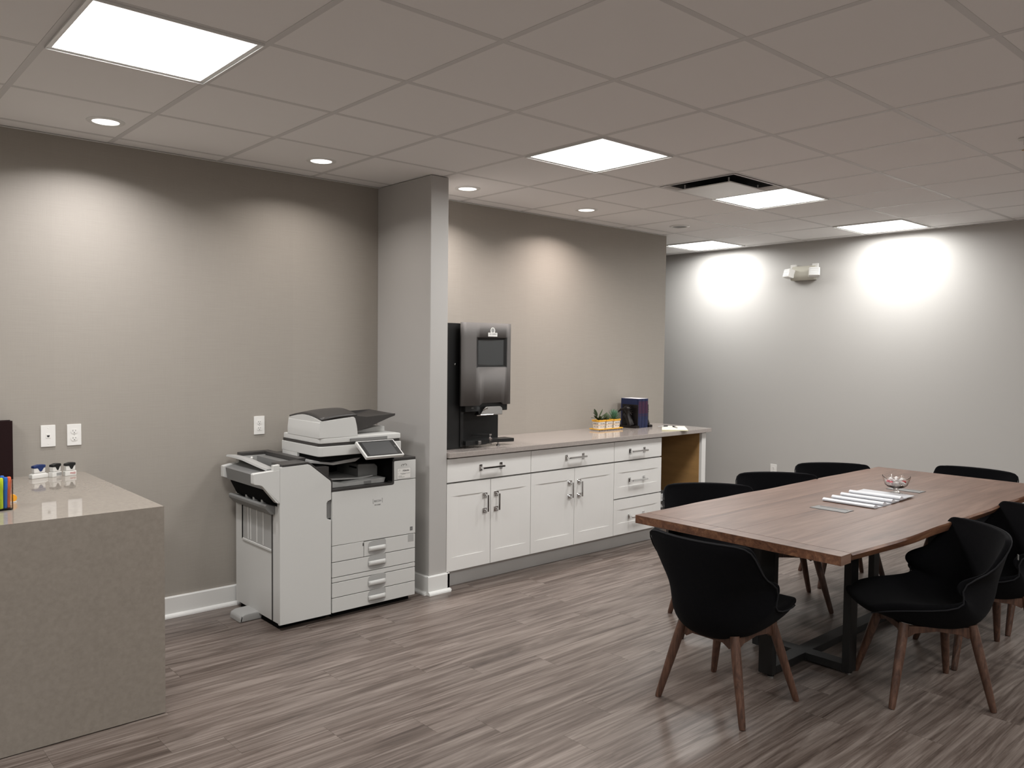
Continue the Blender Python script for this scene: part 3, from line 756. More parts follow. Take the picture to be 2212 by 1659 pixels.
# trays between the arms
MB().prism([(.600, .872), (.700, .900), (.700, .81), (.66, .795), (.612, .802)], 'y', FY+.035, .045, .002, 1).build('shift_tray', M['copiergrey'], P)
ut = MB()
prf = [(.0, .0), (.006, .010), (.060, .006), (.125, -.030), (.125, -.040), (.058, -.006)]
rws = []
for yv, zo, xo in ((.105, .930, .628), (.0, .932, .628), (-.12, .930, .628), (-.22, .920, .632), (-.32, .908, .640), (-.40, .898, .650)):
    rws.append([(xo+px_, yv, zo+pz_) for px_, pz_ in prf])
ut.grid(rws, closed=True); bmesh.ops.holes_fill(ut.bm, edges=ut.bm.edges[:], sides=0); bmesh.ops.recalc_face_normals(ut.bm, faces=ut.bm.faces[:])
ut.build('upper_tray', M['copier2'], P)
MB().prism([(.62, .795), (.69, .80), (.69, .70), (.66, .715)], 'y', FY+.045, .02).build('stack_mouth', M['void'], P)
for yy_ in (-.33, -.22, -.12): MB().box(.655, .682, yy_-.012, yy_+.012, .70, .755, .004).build('paper_guide', M['copier2'], P)
lt_ = MB().prism(rpoly([(.630, .705), (.640, .712), (.69, .700), (.69, .650), (.665, .652), (.632, .688)], .003, 2), 'y', -.43, .075, .004, 2).build('lower_tray', M['copiergrey'], P)
ftp = MB().prism(rpoly([(.575, 0), (.745, 0), (.745, .035), (.70, .048), (.60, .046), (.578, .03)], [.004, 0, 0, .02, .02, .01], 3), 'y', -.215, -.065, .010, 3).build('outrigger_foot', M['copier2'], P)

# ------------------------------------------------------------------ coffee machine
C = thing('coffee_machine', 'tall dark coffee machine with grey steel front on the worktop', 'coffee machine', (0, 0, 0))
z0 = .912
MB().box(1.90, 2.075, -.335, .13, z0+.002, 1.769, .004).build('side_cabinet', M['black'], C)
MB().box(2.073, 2.455, -.375, .13, 1.235, 1.767, .004).build('hopper_cabinet', M['black'], C)
MB().box(2.073, 2.470, -.28, .13, z0+.035, 1.24, .003).build('back_column', M['black'], C)
MB().box(2.073, 2.100, -.345, -.27, z0+.012, 1.235, .003).build('left_cheek', M['black'], C)
g = []
xs = [2.037+.441*k/12 for k in range(13)]
def fy(x): return -.40-.022*math.sin(PI*(x-2.037)/.441)
zt, zb = 1.774, 1.2085
def low(x):
    u = (x-2.037)/.441
    if u < .33 or u > .86: return zb
    if u < .38: return zb+(u-.33)/.05*.016
    if u > .81: return zb+(.86-u)/.05*.016
    return zb+.016
xs = sorted(set([round(v, 4) for v in xs] + [round(2.037+.441*q, 4) for q in (.33, .38, .81, .86)]))
# the door plate with a window hole: build as strips around the hole
wx0, wx1, wz0, wz1 = 2.158, 2.434, 1.472, 1.674
xs = sorted(set(xs + [wx0, wx1]))
dp = bmesh.new(); VV = {}
def vv(x, z):
    k_ = (round(x, 4), round(z, 4))
    if k_ not in VV: VV[k_] = dp.verts.new((x, fy(x), z))
    return VV[k_]
for a, b in zip(xs, xs[1:]):
    lev = [None, wz0, wz1, zt]
    for q_ in range(3):
        if q_ == 1 and a >= wx0-1e-6 and b <= wx1+1e-6: continue
        if q_ == 0: vs = (vv(a, low(a)), vv(b, low(b)), vv(b, wz0), vv(a, wz0))
        elif q_ == 1: vs = (vv(a, wz0), vv(b, wz0), vv(b, wz1), vv(a, wz1))
        else: vs = (vv(a, wz1), vv(b, wz1), vv(b, zt), vv(a, zt))
        dp.faces.new(vs)
me = bpy.data.meshes.new('front_panel'); dp.to_mesh(me); dp.free(); me.materials.append(M['steel'])
for p_ in me.polygons: p_.use_smooth = True
fp = bpy.data.objects.new('front_panel', me); COL.objects.link(fp); fp.parent = C
md = fp.modifiers.new('s', 'SOLIDIFY'); md.thickness = .02; md.offset = -1
bz = MB()
ins = .026; dpth = .022
def rect(x0_, x1_, z0_, z1_, dy): return [(x0_, fy(x0_)+dy, z0_), (x1_, fy(x1_)+dy, z0_), (x1_, fy(x1_)+dy, z1_), (x0_, fy(x0_)+dy, z1_)]
A_ = rect(wx0-.003, wx1+.003, wz0-.003, wz1+.003, -.002); B_ = rect(wx0+ins, wx1-ins, wz0+ins*.7, wz1-ins*.7, dpth)
bz.grid([A_, B_], closed=True)
bz.build('window_bezel', M['black'], fp, smooth=False)
MB().box(wx0+ins-.004, wx1-ins+.004, fy(2.2)+dpth, fy(2.2)+dpth+.006, wz0+.012, wz1-.012).build('display', M['screengrey'], fp, smooth=False)
sg = MB()
pts = [(2.252+.031*c_, 1.694) for c_ in (-1, 1)]
sg.prism([(2.252-.041+.04, 1.688)] if False else [(2.250, 1.682), (2.332, 1.682), (2.332, 1.708), (2.312, 1.708)] + [(2.291+.021*math.cos(R(a)), 1.722+.023*math.sin(R(a))) for a in range(-30, 211, 20)] + [(2.270, 1.708), (2.250, 1.708)], 'y', fy(2.29)-.0015, fy(2.29)+.002)
bd = sg.build('brand_badge', M['plate'], fp, smooth=False)
bo = MB().prism([(2.291+.013*math.cos(R(a)), 1.724+.015*math.sin(R(a))) for a in range(0, 360, 20)], 'y', fy(2.29)-.0022, fy(2.29)-.001).build('badge_emblem', M['stampg'], bd, smooth=False)
bt = MB(); text(bt, 'U.S. COFFEE', .0125, facing_y(2.291, fy(2.29)-.0020, 1.698)); bt.build('badge_lettering', M['inkg'], bd, smooth=False)
MB().box(2.085, 2.465, -.385, -.28, 1.165, 1.236, .006).build('lower_head', M['black'], C)
MB().prism(rpoly([(2.180, 1.140), (2.385, 1.140), (2.385, 1.185), (2.365, 1.200), (2.225, 1.200)], [.003, .003, .01, .01, .02], 3), 'y', -.425, -.36, .004, 2).build('spout_cover', M['chrome'], C)
sk = MB(); sk.tube([(2.222, -.432, 1.183), (2.222, -.415, 1.183)], .011, 14); sk.tube([(2.200, -.43, 1.178), (2.244, -.43, 1.188)], .005, 8); sk.tube([(2.15, -.425, 1.142), (2.30, -.425, 1.142)], .004, 8)
sk.build('tap_lever', M['chrome'], C)
MB().box(2.135, 2.155, -.388, -.384, 1.188, 1.194).build('status_slot', M['copiergrey'], C, smooth=False)
dt = MB(); dt.prism(rpoly([(2.10, z0+.022), (2.26, z0+.018), (2.36, z0+.028), (2.47, z0+.024), (2.545, z0+.022), (2.545, z0+.048), (2.47, z0+.048), (2.36, z0+.052), (2.10, z0+.052)], .004, 2), 'y', -.372, -.27, .003, 1)
dt.build('drip_tray', M['black'], C)
for fx_, fy_ in ((2.055, -.30), (2.425, -.335), (2.45, .07), (1.93, .07)):
    MB().lathe([(0, 0), (.014, 0), (.014, .006), (.006, .008), (.006, .03), (0, .03)], 14, (fx_, fy_, z0)).build('foot', M['stain'], C)
MB().tube([(2.20, -.31, 1.0), (2.285, -.40, 1.003)], .005, 10).build('cable_lock', M['black'], C)
ky = MB(); ky.lathe([(.0, -.006), (.010, -.006), (.010, .004), (0, .004)], 14, (2.29, -.405, 1.003)); ky.tube([(2.285, -.41, .998), (2.283, -.412, .985)], .0012, 6)
ky.box(2.275, 2.293, -.413, -.411, .966, .987, .002); ky.box(2.279, 2.284, -.413, -.411, .938, .968); ky.box(2.284, 2.299, -.416, -.414, .958, .98, .002); ky.box(2.289, 2.293, -.416, -.414, .932, .96)
ky.build('hanging_keys', M['chrome'], C)
MB().box(2.19, 2.215, -.40, -.38, z0+.028, z0+.052, .003).build('drain_plug', M['stain'], C)
MB().ell((2.035, -.336, 1.49), (.008, .004, .008), 12).build('side_lock', M['stain'], C)

# ------------------------------------------------------------------ planters on the worktop
ZT = .912
def pl_pot(x, y, label, rz):
    t = thing('planter_pot', label, 'plant', (x, y, ZT+.016), rz, 'three painted succulent pots')
    h_ = .076; a = .036; b = .044
    def ring(s, z, n=24):
        out = []
        for k in range(n):
            an = 2*PI*k/n; c, q = math.cos(an), math.sin(an); d = max(abs(c), abs(q)); rr = s/(d*.75+.25)
            out.append((rr*c, rr*q, z))
        return out
    MB().grid([ring(a*.2, 0), ring(a, 0), ring(a+.003, .01), ring(b-.002, h_-.014)], closed=True).build('pot_body', M['ceram'], t)
    MB().grid([ring(b, h_-.016), ring(b+.003, h_-.012), ring(b+.003, h_), ring(b-.005, h_), ring(b-.006, h_-.012)], closed=True).build('rim', M['yellow'], t)
    MB().grid([ring(b-.005, h_-.01), ring(.001, h_-.008)], closed=True).build('soil', M['soil'], t)
    mk = MB()
    rn = random.Random(int(x*1000))
    for s4 in range(4):
        mt = Matrix.Rotation(s4*PI/2, 4, 'Z')
        for zc, sc_ in ((.018, 1), (.045, 1)):
            for dx in (-.018, 0, .018):
                yo = -(a+(b-a)*(zc/h_))-.0015
                mk.prism([(dx-.005, zc-.003), (dx+.006, zc-.004), (dx+.003, zc+.004), (dx-.001, zc+.001+rn.random()*.004)], 'y', yo, yo+.003, mtx=mt)
        yo = -(a+(b-a)*.45)-.0012
    mk.build('painted_marks', M['cerdk'], t, smooth=False)
    bnd = MB().grid([ring(a+.0055, .031), ring(a+.0062, .034)], closed=True).build('painted_band', M['yellow'], t)
    return t
PY = -.035
tr_ = thing('planter_tray', 'yellow and white painted tray under the three small pots', 'tray', (3.918, PY, ZT))
MB().box(-.150, .150, -.050, .050, .0, .015, .006).build('tray_base', M['ceram'], tr_)
rm = MB(); rm.box(-.156, .156, -.056, -.046, .009, .019, .004); rm.box(-.156, .156, .046, .056, .009, .019, .004); rm.box(-.156, -.146, -.05, .05, .009, .019, .004); rm.box(.146, .156, -.05, .05, .009, .019, .004)
rm.build('rim', M['yellow'], tr_)
mk = MB()
for k in range(15): mk.box(-.146+k*.020, -.137+k*.020, -.0515, -.0495, .0015, .008)
mk.build('painted_marks', M['cerdk'], tr_, smooth=False)
def leafm(mb, p0, p1, wd_, th=.0015, n=6, curl=.0):
    p0, p1 = Vector(p0), Vector(p1); d = (p1-p0); L_ = d.length; d.normalize()
    s = d.cross(Vector((0, 0, 1)));
    if s.length < .1: s = Vector((1, 0, 0))
    s.normalize(); nn = s.cross(d)
    rows = []
    for i in range(n+1):
        u = i/n; w2 = wd_*math.sin(PI*min(.97, .08+u*.9))**.7; c = p0+d*L_*u+nn*curl*math.sin(PI*u)
        rows.append([c+s*w2*math.cos(a)+nn*(th*math.sin(a)*(1 if w2 > .001 else .3)+wd_*.15*abs(math.cos(a))) for a in [2*PI*q/8 for q in range(8)]])
    mb.grid(rows, closed=True)
t = pl_pot(3.822, PY, 'small painted pot with a dark leafy jade plant, leftmost of three', 0)
lf = MB()
for p0, p1, w_ in (((0, 0, .06), (-.055, -.01, .09), .012), ((-.02, 0, .08), (-.085, -.015, .075), .010), ((0, 0, .07), (.055, -.02, .105), .010), ((-.03, 0, .10), (-.045, 0, .14), .014),
                   ((0, 0, .09), (.035, .0, .135), .006), ((.01, -.01, .07), (.04, -.035, .078), .012), ((.0, -.01, .07), (-.02, -.04, .085), .012), ((-.01, .01, .08), (-.03, .03, .11), .011), ((.01, .0, .07), (.0, -.045, .06), .012), ((.02, -.01, .06), (.055, -.03, .085), .012)):
    leafm(lf, (p0[0], p0[1], p0[2]+.008), (p1[0]*1.35, p1[1], p1[2]*1.08+.018), w_*1.3)
lf.build('foliage', M['leaf'], t); MB().tube([(0, 0, .055), (-.01, 0, .08), (-.03, 0, .11)], .003, 6).tube([(0, 0, .058), (.012, -.008, .09)], .003, 6).build('stem', M['leaf'], t)
t = pl_pot(3.918, PY, 'small painted pot with a round dark cactus, middle of three', 0)
cb = MB(); rows = []
for i in range(13):
    v = i/12; rr = .026*math.sin(PI*min(.999, .18+v*.82))**.75; z = .062+.072*v
    rows.append([(rr*(1-.16*(k % 2))*math.cos(2*PI*k/24), rr*(1-.16*(k % 2))*math.sin(2*PI*k/24), z) for k in range(24)])
cb.grid(rows, closed=True).build('cactus_body', M['cactus'], t)
t = pl_pot(4.014, PY, 'small painted pot with a spiky blue-green succulent, rightmost of three', 0)
lf = MB(); rn = random.Random(5)
for k in range(34):
    a = k*2.4; el = R(15+62*(k/34)); L_ = .058+.024*(k/34)
    leafm(lf, (.004*math.cos(a), .004*math.sin(a), .06+.022*k/34), (L_*math.cos(el)*math.cos(a), L_*math.cos(el)*math.sin(a), .062+.022*k/34+L_*math.sin(el)), .0065, .002, 5)
lf.build('foliage', M['leaf2'], t)

# ------------------------------------------------------------------ books and bookends
def book(x0, x1, label):
    t = thing('book', label, 'book', ((x0+x1)/2, 0, ZT), 0, 'matching navy books')
    hw = (x1-x0)/2; y0, y1, hb_ = -.098, .105, .262
    MB().box(-hw+.0025, hw-.0025, y0+.006, y1-.004, .003, hb_-.003).build('page_block', M['pages'], t, smooth=False)
    cv = MB(); cv.box(-hw, -hw+.0025, y0+.004, y1, 0, hb_-.004, .0006, 1); cv.box(hw-.0025, hw, y0+.004, y1, 0, hb_-.004, .0006, 1)
    sp_ = []
    for i in range(9):
        a = PI*i/8; sp_.append((-hw*math.cos(a), y0+.006-.010*math.sin(a)))
    cv.prism(sp_ + [(hw, y0+.009), (-hw, y0+.009)], 'z', 0, hb_-.004)
    cv.build('cover', M['navy'], t)
    bnd = MB()
    for za, zb_ in ((.105, .112), (.125, .236)):
        sp2 = [(-hw*.98*math.cos(PI*i/8), y0+.0055-.0103*math.sin(PI*i/8)) for i in range(9)]
        bnd.prism(sp2 + [(hw*.98, y0+.0075), (-hw*.98, y0+.0075)], 'z', za, zb_)
    bnd.build('spine_band', M['plum'], t, label='plum spine band')
bx = 4.272
book(bx, bx+.045, 'thick navy book on the worktop, left one against the bird bookend')
book(bx+.0455, bx+.0905, 'thick navy book on the worktop, middle of three')
book(bx+.091, bx+.136, 'thick navy book on the worktop, right one of three')
def bookend(x, s, label):
    t = thing('bookend', label, 'bookend', (x, 0, ZT), 0, 'pair of black bird bookends')
    MB().prism([(0, -.11), (0, .10), (-s*.045, .10), (-s*.070, .06), (-s*.070, -.06), (-s*.045, -.11)], 'z', 0, .022, .003).build('base', M['bronze'], t)
    MB().box(min(0, -s*.006), max(0, -s*.006), -.095, .085, .02, .205, .001, 1).build('back_plate', M['bronze'], t)
    b = MB()
    b.tube([(-s*.035, -.045, .02), (-s*.038, -.03, .06), (-s*.034, -.012, .10), (-s*.030, -.01, .135), (-s*.032, .0, .165), (-s*.035, .02, .18)], [.034, .032, .027, .028, .032, .020], 14)
    b.ell((-s*.036, .0, .168), (.030, .040, .028), 14)
    b.tube([(-s*.042, .025, .165), (-s*.052, .060, .158), (-s*.055, .085, .140), (-s*.053, .088, .128)], [.016, .011, .006, .002], 10)
    for k in range(9):
        a = R(40+k*22); b.tube([(-s*.035, .02*math.cos(a)-.01, .15+.02*math.sin(a)), (-s*.045, .055*math.cos(a)-.015, .15+.055*math.sin(a))], [.010, .001], 6)
    for k in range(8):
        b.tube([(-s*.05, -.05+.01*k, .05+.01*k), (-s*.062, -.065+.012*k, .03+.01*k)], [.011, .002], 6)
    b.build('bird_figure', M['bronze'], t)
bookend(bx-.001, 1, 'black sculpted bird bookend left of the navy books')
bookend(bx+.137, -1, 'black bookend hidden behind the right side of the navy books')

# notepad and pens
t = thing('notepad', 'cream paper notepad lying near the right end of the worktop', 'notepad', (4.475, -.335, ZT), 0)
qd = [(-.235, -.048), (-.075, -.205), (.215, .045), (.075, .192)]
MB().prism(qd, 'z', .001, .009).build('page_block', M['pad'], t, smooth=False)
MB().prism([(x*.985, y*.985) for x, y in qd], 'z', .009, .0096).build('top_sheet', M['padw'], t, smooth=False)
def pen(x0, y0, x1, y1, z, label):
    t = thing('pen', label, 'pen', (0, 0, 0), 0, 'pens on the notepad')
    a, b = Vector((x0, y0, z)), Vector((x1, y1, z)); d = b-a
    MB().tube([a, a+d*.02, a+d*.62], [.001, .0035, .004], 10).build('barrel', M['stain'], t)
    MB().tube([a+d*.60, a+d*.97, b], [.005, .005, .004], 10).build('cap', M['black'], t)
    MB().box(-.0012, .0012, -.02, .02, .0045, .0065).build('clip', M['black'], t, loc=tuple(a+d*.78))
pen(4.455, -.385, 4.535, -.275, ZT+.0145, 'grey pen with black cap lying on the notepad, nearer the front')
pen(4.395, -.215, 4.53, -.222, ZT+.0145, 'second pen with black ends lying at the back edge of the notepad')

# ------------------------------------------------------------------ waste bin in knee space
t = thing('waste_bin', 'grey waste bin with a white liner under the worktop knee space', 'bin', (4.47, -.10, 0))
MB().lathe([(0, .004), (.105, .004), (.108, 0), (.135, .315), (.138, .318), (.133, .318), (.104, .01), (0, .01)], 32).build('bin_body', M['bin'], t)
rows = []
for i, (r_, z) in enumerate(((.128, .20), (.130, .31), (.136, .326), (.142, .322), (.144, .29), (.143, .262))):
    rows.append([((r_+.003*math.sin(9*a+i)+.002*math.sin(23*a))*math.cos(a), (r_+.003*math.sin(9*a+i))*math.sin(a), z+(.006*math.sin(7*a) if i == 5 else 0)) for a in [2*PI*k/48 for k in range(48)]])
MB().grid(rows, closed=True).build('liner', M['bag'], t)

# ------------------------------------------------------------------ things on the stone desk
t = thing('leather_binder', 'dark maroon binder standing at the left edge against the wall', 'binder', (-.60, .105, DZ))
MB().box(-.11, .110, -.03, -.026, 0, .300, .001, 1).box(-.11, .110, .026, .03, 0, .300, .001, 1).build('cover', M['maroon'], t)
MB().box(.104, .1085, -.0255, .0255, .002, .298, .0015, 1).build('spine', M['mdark'], t)
MB().box(-.108, .100, -.024, .024, .004, .292).build('pages', M['mdark'], t, smooth=False)
def stamp(x, y, rz, label, capm, wide, txt=None):
    t = thing('self_inking_stamp', label, 'stamp', (x, y, DZ), rz, 'self-inking stamps on the desk')
    a = .034 if wide else .029
    b = MB().box(-a, a, -.014, .014, .0, .026, .003)
    if wide: b.box(-a-.008, a+.008, -.017, .017, .0, .022, .004)
    bo_ = b.build('base', M['stampw'], t)
    MB().prism(rpoly([(-a+.006, .027), (a-.006, .027), (a-.004, .052), (-a+.004, .056)], .004, 3), 'y', -.0125, .0125, .003).build('body', M['stampw'], t)
    MB().prism(rpoly([(-a+.003, .052), (-a*.3, .052), (0, .034), (a*.3, .034), (a*.62, .052), (a-.003, .056), (a-.004, .068), (0, .070), (-a+.004, .064)], .003, 3), 'y', -.0145, .0145, .003).build('cap', capm, t)
    if txt == 'window': MB().box(-.004, .027, -.0175 if wide else -.0146, -.0142 if not wide else -.0168, .006, .021).build('index_window', M['stampg'], bo_, smooth=False)
    if txt and txt != 'window':
        k = MB(); text(k, txt, .013, Matrix.Translation((.011, -.0145, .013)) @ Matrix.Rotation(PI/2, 4, 'X')); k.build('lettering', M['red'], bo_, smooth=False)
stamp(-.383, .045, R(18), 'self-inking stamp with a blue cap, leftmost of three', M['inkblue'], True)
stamp(-.306, .045, R(30), 'self-inking stamp with a black cap and grey window, middle of three', M['black'], False, 'window')
stamp(-.238, .045, R(12), 'self-inking stamp with a black cap and red lettering, rightmost of three', M['black'], False, 'PAID')
cup = thing('marker_cup', 'clear acrylic cup holding markers at the left picture edge', 'cup', (-.690, -.775, DZ))
q_ = MB(); s_ = .040; h_ = .125; wt = .0025
q_.box(-s_, s_, -s_, s_, 0, .006, .001, 1)
for a in ((-s_, s_, -s_, -s_+wt), (-s_, s_, s_-wt, s_), (-s_, -s_+wt, -s_+wt, s_-wt), (s_-wt, s_, -s_+wt, s_-wt)): q_.box(a[0], a[1], a[2], a[3], .006, h_)
q_.build('cup_body', M['acry'], cup, smooth=False)
def marker(dx, dy, lx, ly, m, label, L_=.128):
    t = thing('highlighter', label, 'marker', (-.690+dx, -.775+dy, DZ+.0072), 0, 'bright markers in the clear cup')
    d = Vector((lx, ly, 1)).normalized()
    MB().tube([(0, 0, 0), d*.002, d*(L_*.62)], [.0065, .0075, .0075], 12).build('barrel', m, t)
    MB().tube([d*(L_*.6), d*(L_*.96), d*L_], [.0085, .0085, .006], 12).build('cap', m, t)
marker(.000, -.024, .0, 0, M['hly'], 'yellow-green marker in the clear cup')
marker(.016, -.012, .02, 0, M['hlb'], 'blue marker in the clear cup')
marker(.028, -.006, .03, .0, M['hlo'], 'orange marker in the clear cup, rightmost')
marker(-.012, .012, .02, .06, M['hlp'], 'pink marker in the clear cup behind the yellow one', .131)
marker(.012, .016, .0, .05, M['hlb'], 'dark blue marker in the clear cup behind the others', .131)
t = thing('orange_tape_roll', 'small orange item on the desk just right of the clear cup', 'tape', (-.617, -.62, DZ))
MB().prism([(.016*math.cos(2*PI*k/20), .018+.016*math.sin(2*PI*k/20)) for k in range(20)], 'y', -.008, .008, .002).build('roll', M['orange'], t)
MB().box(-.014, .014, -.01, .01, 0, .004, .001, 1).build('base', M['stampw'], t)

# ------------------------------------------------------------------ conference table
TX0, TX1, TY0, TY1, TZ = 1.868, 4.655, -3.135, -2.052, .757
TT = .042
tb = thing('conference_table', 'long walnut live-edge conference table on a black steel base', 'table', (0, 0, 0))
for x0, x1 in ((TX0, TX0+.088), (TX1-.088, TX1)):
    MB().box(x0, x1-.0006, TY0, TY1, TZ-TT, TZ, .0025, 2).build('breadboard_end', M['table'], tb)
bdx0, bdx1 = TX0+.0885, TX1-.0885
def wav(x): return .004*math.sin(x*2.3+.6)+.004*math.sin(x*5.7+1)+.0025*math.sin(x*13)
cuts = [None, -2.86, -2.575, -2.32, None]
for k in range(4):
    a, b = cuts[k], cuts[k+1]; n = 40
    mb = MB(); rows = []
    for i in range(n+1):
        x = bdx0+(bdx1-bdx0)*i/n
        e = min(1, 6*min(i/n, 1-i/n)+.15)
        ya = a+.0004 if a is not None else TY0-(.030+wav(x))*e
        yb = b-.0004 if b is not None else TY1+(.006+wav(x+4))*e
        ia = .0 if a is not None else .022+.010*math.sin(x*4); ib = 0 if b is not None else .022
        # live edges: top edge pulled in, widest at 60% depth, undercut below
        rows.append([(x, ya+(ia*.25 if a is None else 0), TZ), (x, ya, TZ-.010) if a is None else (x, ya, TZ-.001), (x, ya+ia*.8, TZ-TT) if a is None else (x, ya, TZ-TT),
                     (x, yb-ib*.8, TZ-TT), (x, yb, TZ-.010 if b is None else TZ-.001), (x, yb-ib*.25, TZ)])
    mb.grid(rows, closed=True)
    bmesh.ops.holes_fill(mb.bm, edges=mb.bm.edges[:], sides=0)
    bmesh.ops.recalc_face_normals(mb.bm, faces=mb.bm.faces[:])
    mb.build('board', M['table'], tb, ang=25)
# live edge skin along the near side shows the warmer edge grain
for sgn in (-1, 1):
    rows = []
    for i in range(41):
        x = bdx0+(bdx1-bdx0)*i/40; e = min(1, 6*min(i/40, 1-i/40)+.15)
        if sgn < 0:
            ya = TY0-(.030+wav(x))*e; ia = .022+.010*math.sin(x*4)
            rows.append([(x, ya+ia*.25-.0006, TZ-.0005), (x, ya-.0008, TZ-.010), (x, ya+ia*.8-.0008, TZ-TT+.0005)])
        else:
            yb = TY1+(.006+wav(x+4))*e
            rows.append([(x, yb-.0055+.0006, TZ-.0005), (x, yb+.0008, TZ-.010), (x, yb-.0176+.0008, TZ-TT+.0005)])
    MB().grid(rows).build('live_edge', M['edge'], tb, ang=50)
MB().box(TX0-.0006, TX0+.0004, TY0+.003, TY1-.003, TZ-TT+.002, TZ-.0025).build('end_grain', M['edge'], tb, smooth=False)
for x0 in (2.757, 3.700):
    g_ = MB().box(x0, x0+.098, -2.722, -2.522, TZ-.002, TZ+.0015, .0006, 1).build('power_hatch', M['slot'], tb)
    MB().box(x0+.004, x0+.094, -2.718, -2.526, TZ+.0013, TZ+.0026, .0005, 1).build('hatch_lid', M['copiergrey'], g_)
    MB().box(x0+.072, x0+.077, -2.70, -2.545, TZ+.0024, TZ+.0030).build('cable_slot', M['void'], g_, smooth=False)
# steel base
ty = -2.600
bw, bt_ = .076, .038
for s, xa, xc in ((1, 2.232, 2.57), (-1, 4.291, 3.953)):
    MB().box(xa-.019, xa+.019, ty-.038, ty+.038, .012, TZ-TT, .003, 2).build('leg', M['frame'], tb)
    for sy in (-1, 1):
        MB().box(xc-.038, xc+.038, ty+sy*.25-.019, ty+sy*.25+.019, .012, TZ-TT, .003, 2).build('leg', M['frame'], tb)
    MB().box(xc-.038, xc+.038, ty-.231, ty+.231, .014, .052, .003, 2).build('crossbar', M['frame'], tb)
    MB().box(xc-.038, xc+.038, ty-.30, ty+.30, TZ-TT-.006, TZ-TT-.0005, .001, 1).build('mounting_plate', M['frame'], tb)
    for px_, py_ in ((xa, ty-.02), (xc, ty-.25), (xc, ty+.25)):
        MB().lathe([(0, 0), (.016, 0), (.016, .006), (.008, .008), (.008, .013), (0, .013)], 12, (px_, py_, 0)).build('levelling_foot', M['stain'], tb)
MB().box(2.251, 4.272, ty-.038, ty+.038, .0145, .0515, .003, 2).build('stretcher', M['frame'], tb)

# magazines fanned on the table
mlab = ['white booklet nearest the left end of the fan on the table', 'second white booklet from the left in the fan', 'third white booklet from the left in the fan', 'top white booklet at the right of the fan, its cover fully showing']
for k in range(4):
    t = thing('booklet', mlab[k], 'booklet', (2.995+.108*k, -2.618, TZ+.0008+.0030*k), R(-1+k*.8), 'fanned booklets on the table')
    w_ = .205; pts = []
    for i in range(15):
        u = i/14; x = u*w_; z = .0165*math.exp(-((u-.09)/.11)**2) + .0025 + (.001*math.sin(u*6))
        pts.append((x, z))
    lowp = [(w_, .0), (.012, .0), (0, .003)]
    body = MB().prism(pts[::1] + lowp, 'y', -.147, .147)
    body.build('pages', M['paper'], t, ang=60)

# candy bowl
bz_ = TZ
t = thing('glass_bowl', 'small scalloped glass pedestal bowl full of candies on the table', 'bowl', (3.565, -2.640, bz_), 0)
prof = [(0, .001), (.036, .001), (.040, .004), (.036, .008), (.016, .016), (.012, .024), (.018, .034), (.048, .044), (.062, .058), (.070, .078), (.0785, .101), (.0755, .102), (.066, .080), (.057, .062), (.044, .050), (0, .044)]
mb = MB(); n = 48; rows = []
for r_, z in prof:
    rows.append([(max(r_, .0005)*(1+(.045*math.cos(8*a) if z > .05 else 0))*math.cos(a), max(r_, .0005)*(1+(.045*math.cos(8*a) if z > .05 else 0))*math.sin(a), z+(.007*math.cos(8*a) if z > .095 else 0)) for a in [2*PI*k/n for k in range(n)]])
mb.grid(rows, closed=True); bmesh.ops.recalc_face_normals(mb.bm, faces=mb.bm.faces[:]); mb.build('bowl_body', M['glass'], t, ang=60)
rn = random.Random(11)
def candy(loc, rot, red):
    t = thing('wrapped_candy', ('red' if red else 'pale') + ' wrapped candy in the glass bowl on the table', 'candy', loc, rot, ('red' if red else 'pale') + ' candies in the glass bowl')
    MB().ell((0, 0, .0), (.011, .011, .007), 10).build('sweet', M['candyr'] if red else M['candyw'], t)
    f = MB()
    for s in (-1, 1): f.prism([(s*.009, -.002), (s*.009, .002), (s*.021, .008), (s*.019, 0), (s*.021, -.008)], 'z', -.0008, .0008)
    f.build('wrapper_ends', M['candyw'], t, smooth=False)
ci = 0
for (rad_, z, n_) in ((.026, .059, 5), (.043, .073, 8), (.016, .078, 3), (.034, .091, 6), (.0, .098, 1)):
    for k in range(n_):
        a = 2*PI*k/max(n_, 1)+z*50
        candy((3.565+rad_*math.cos(a), -2.640+rad_*math.sin(a), bz_+z), rn.uniform(0, 6), ci in (7, 11, 12, 18)); ci += 1

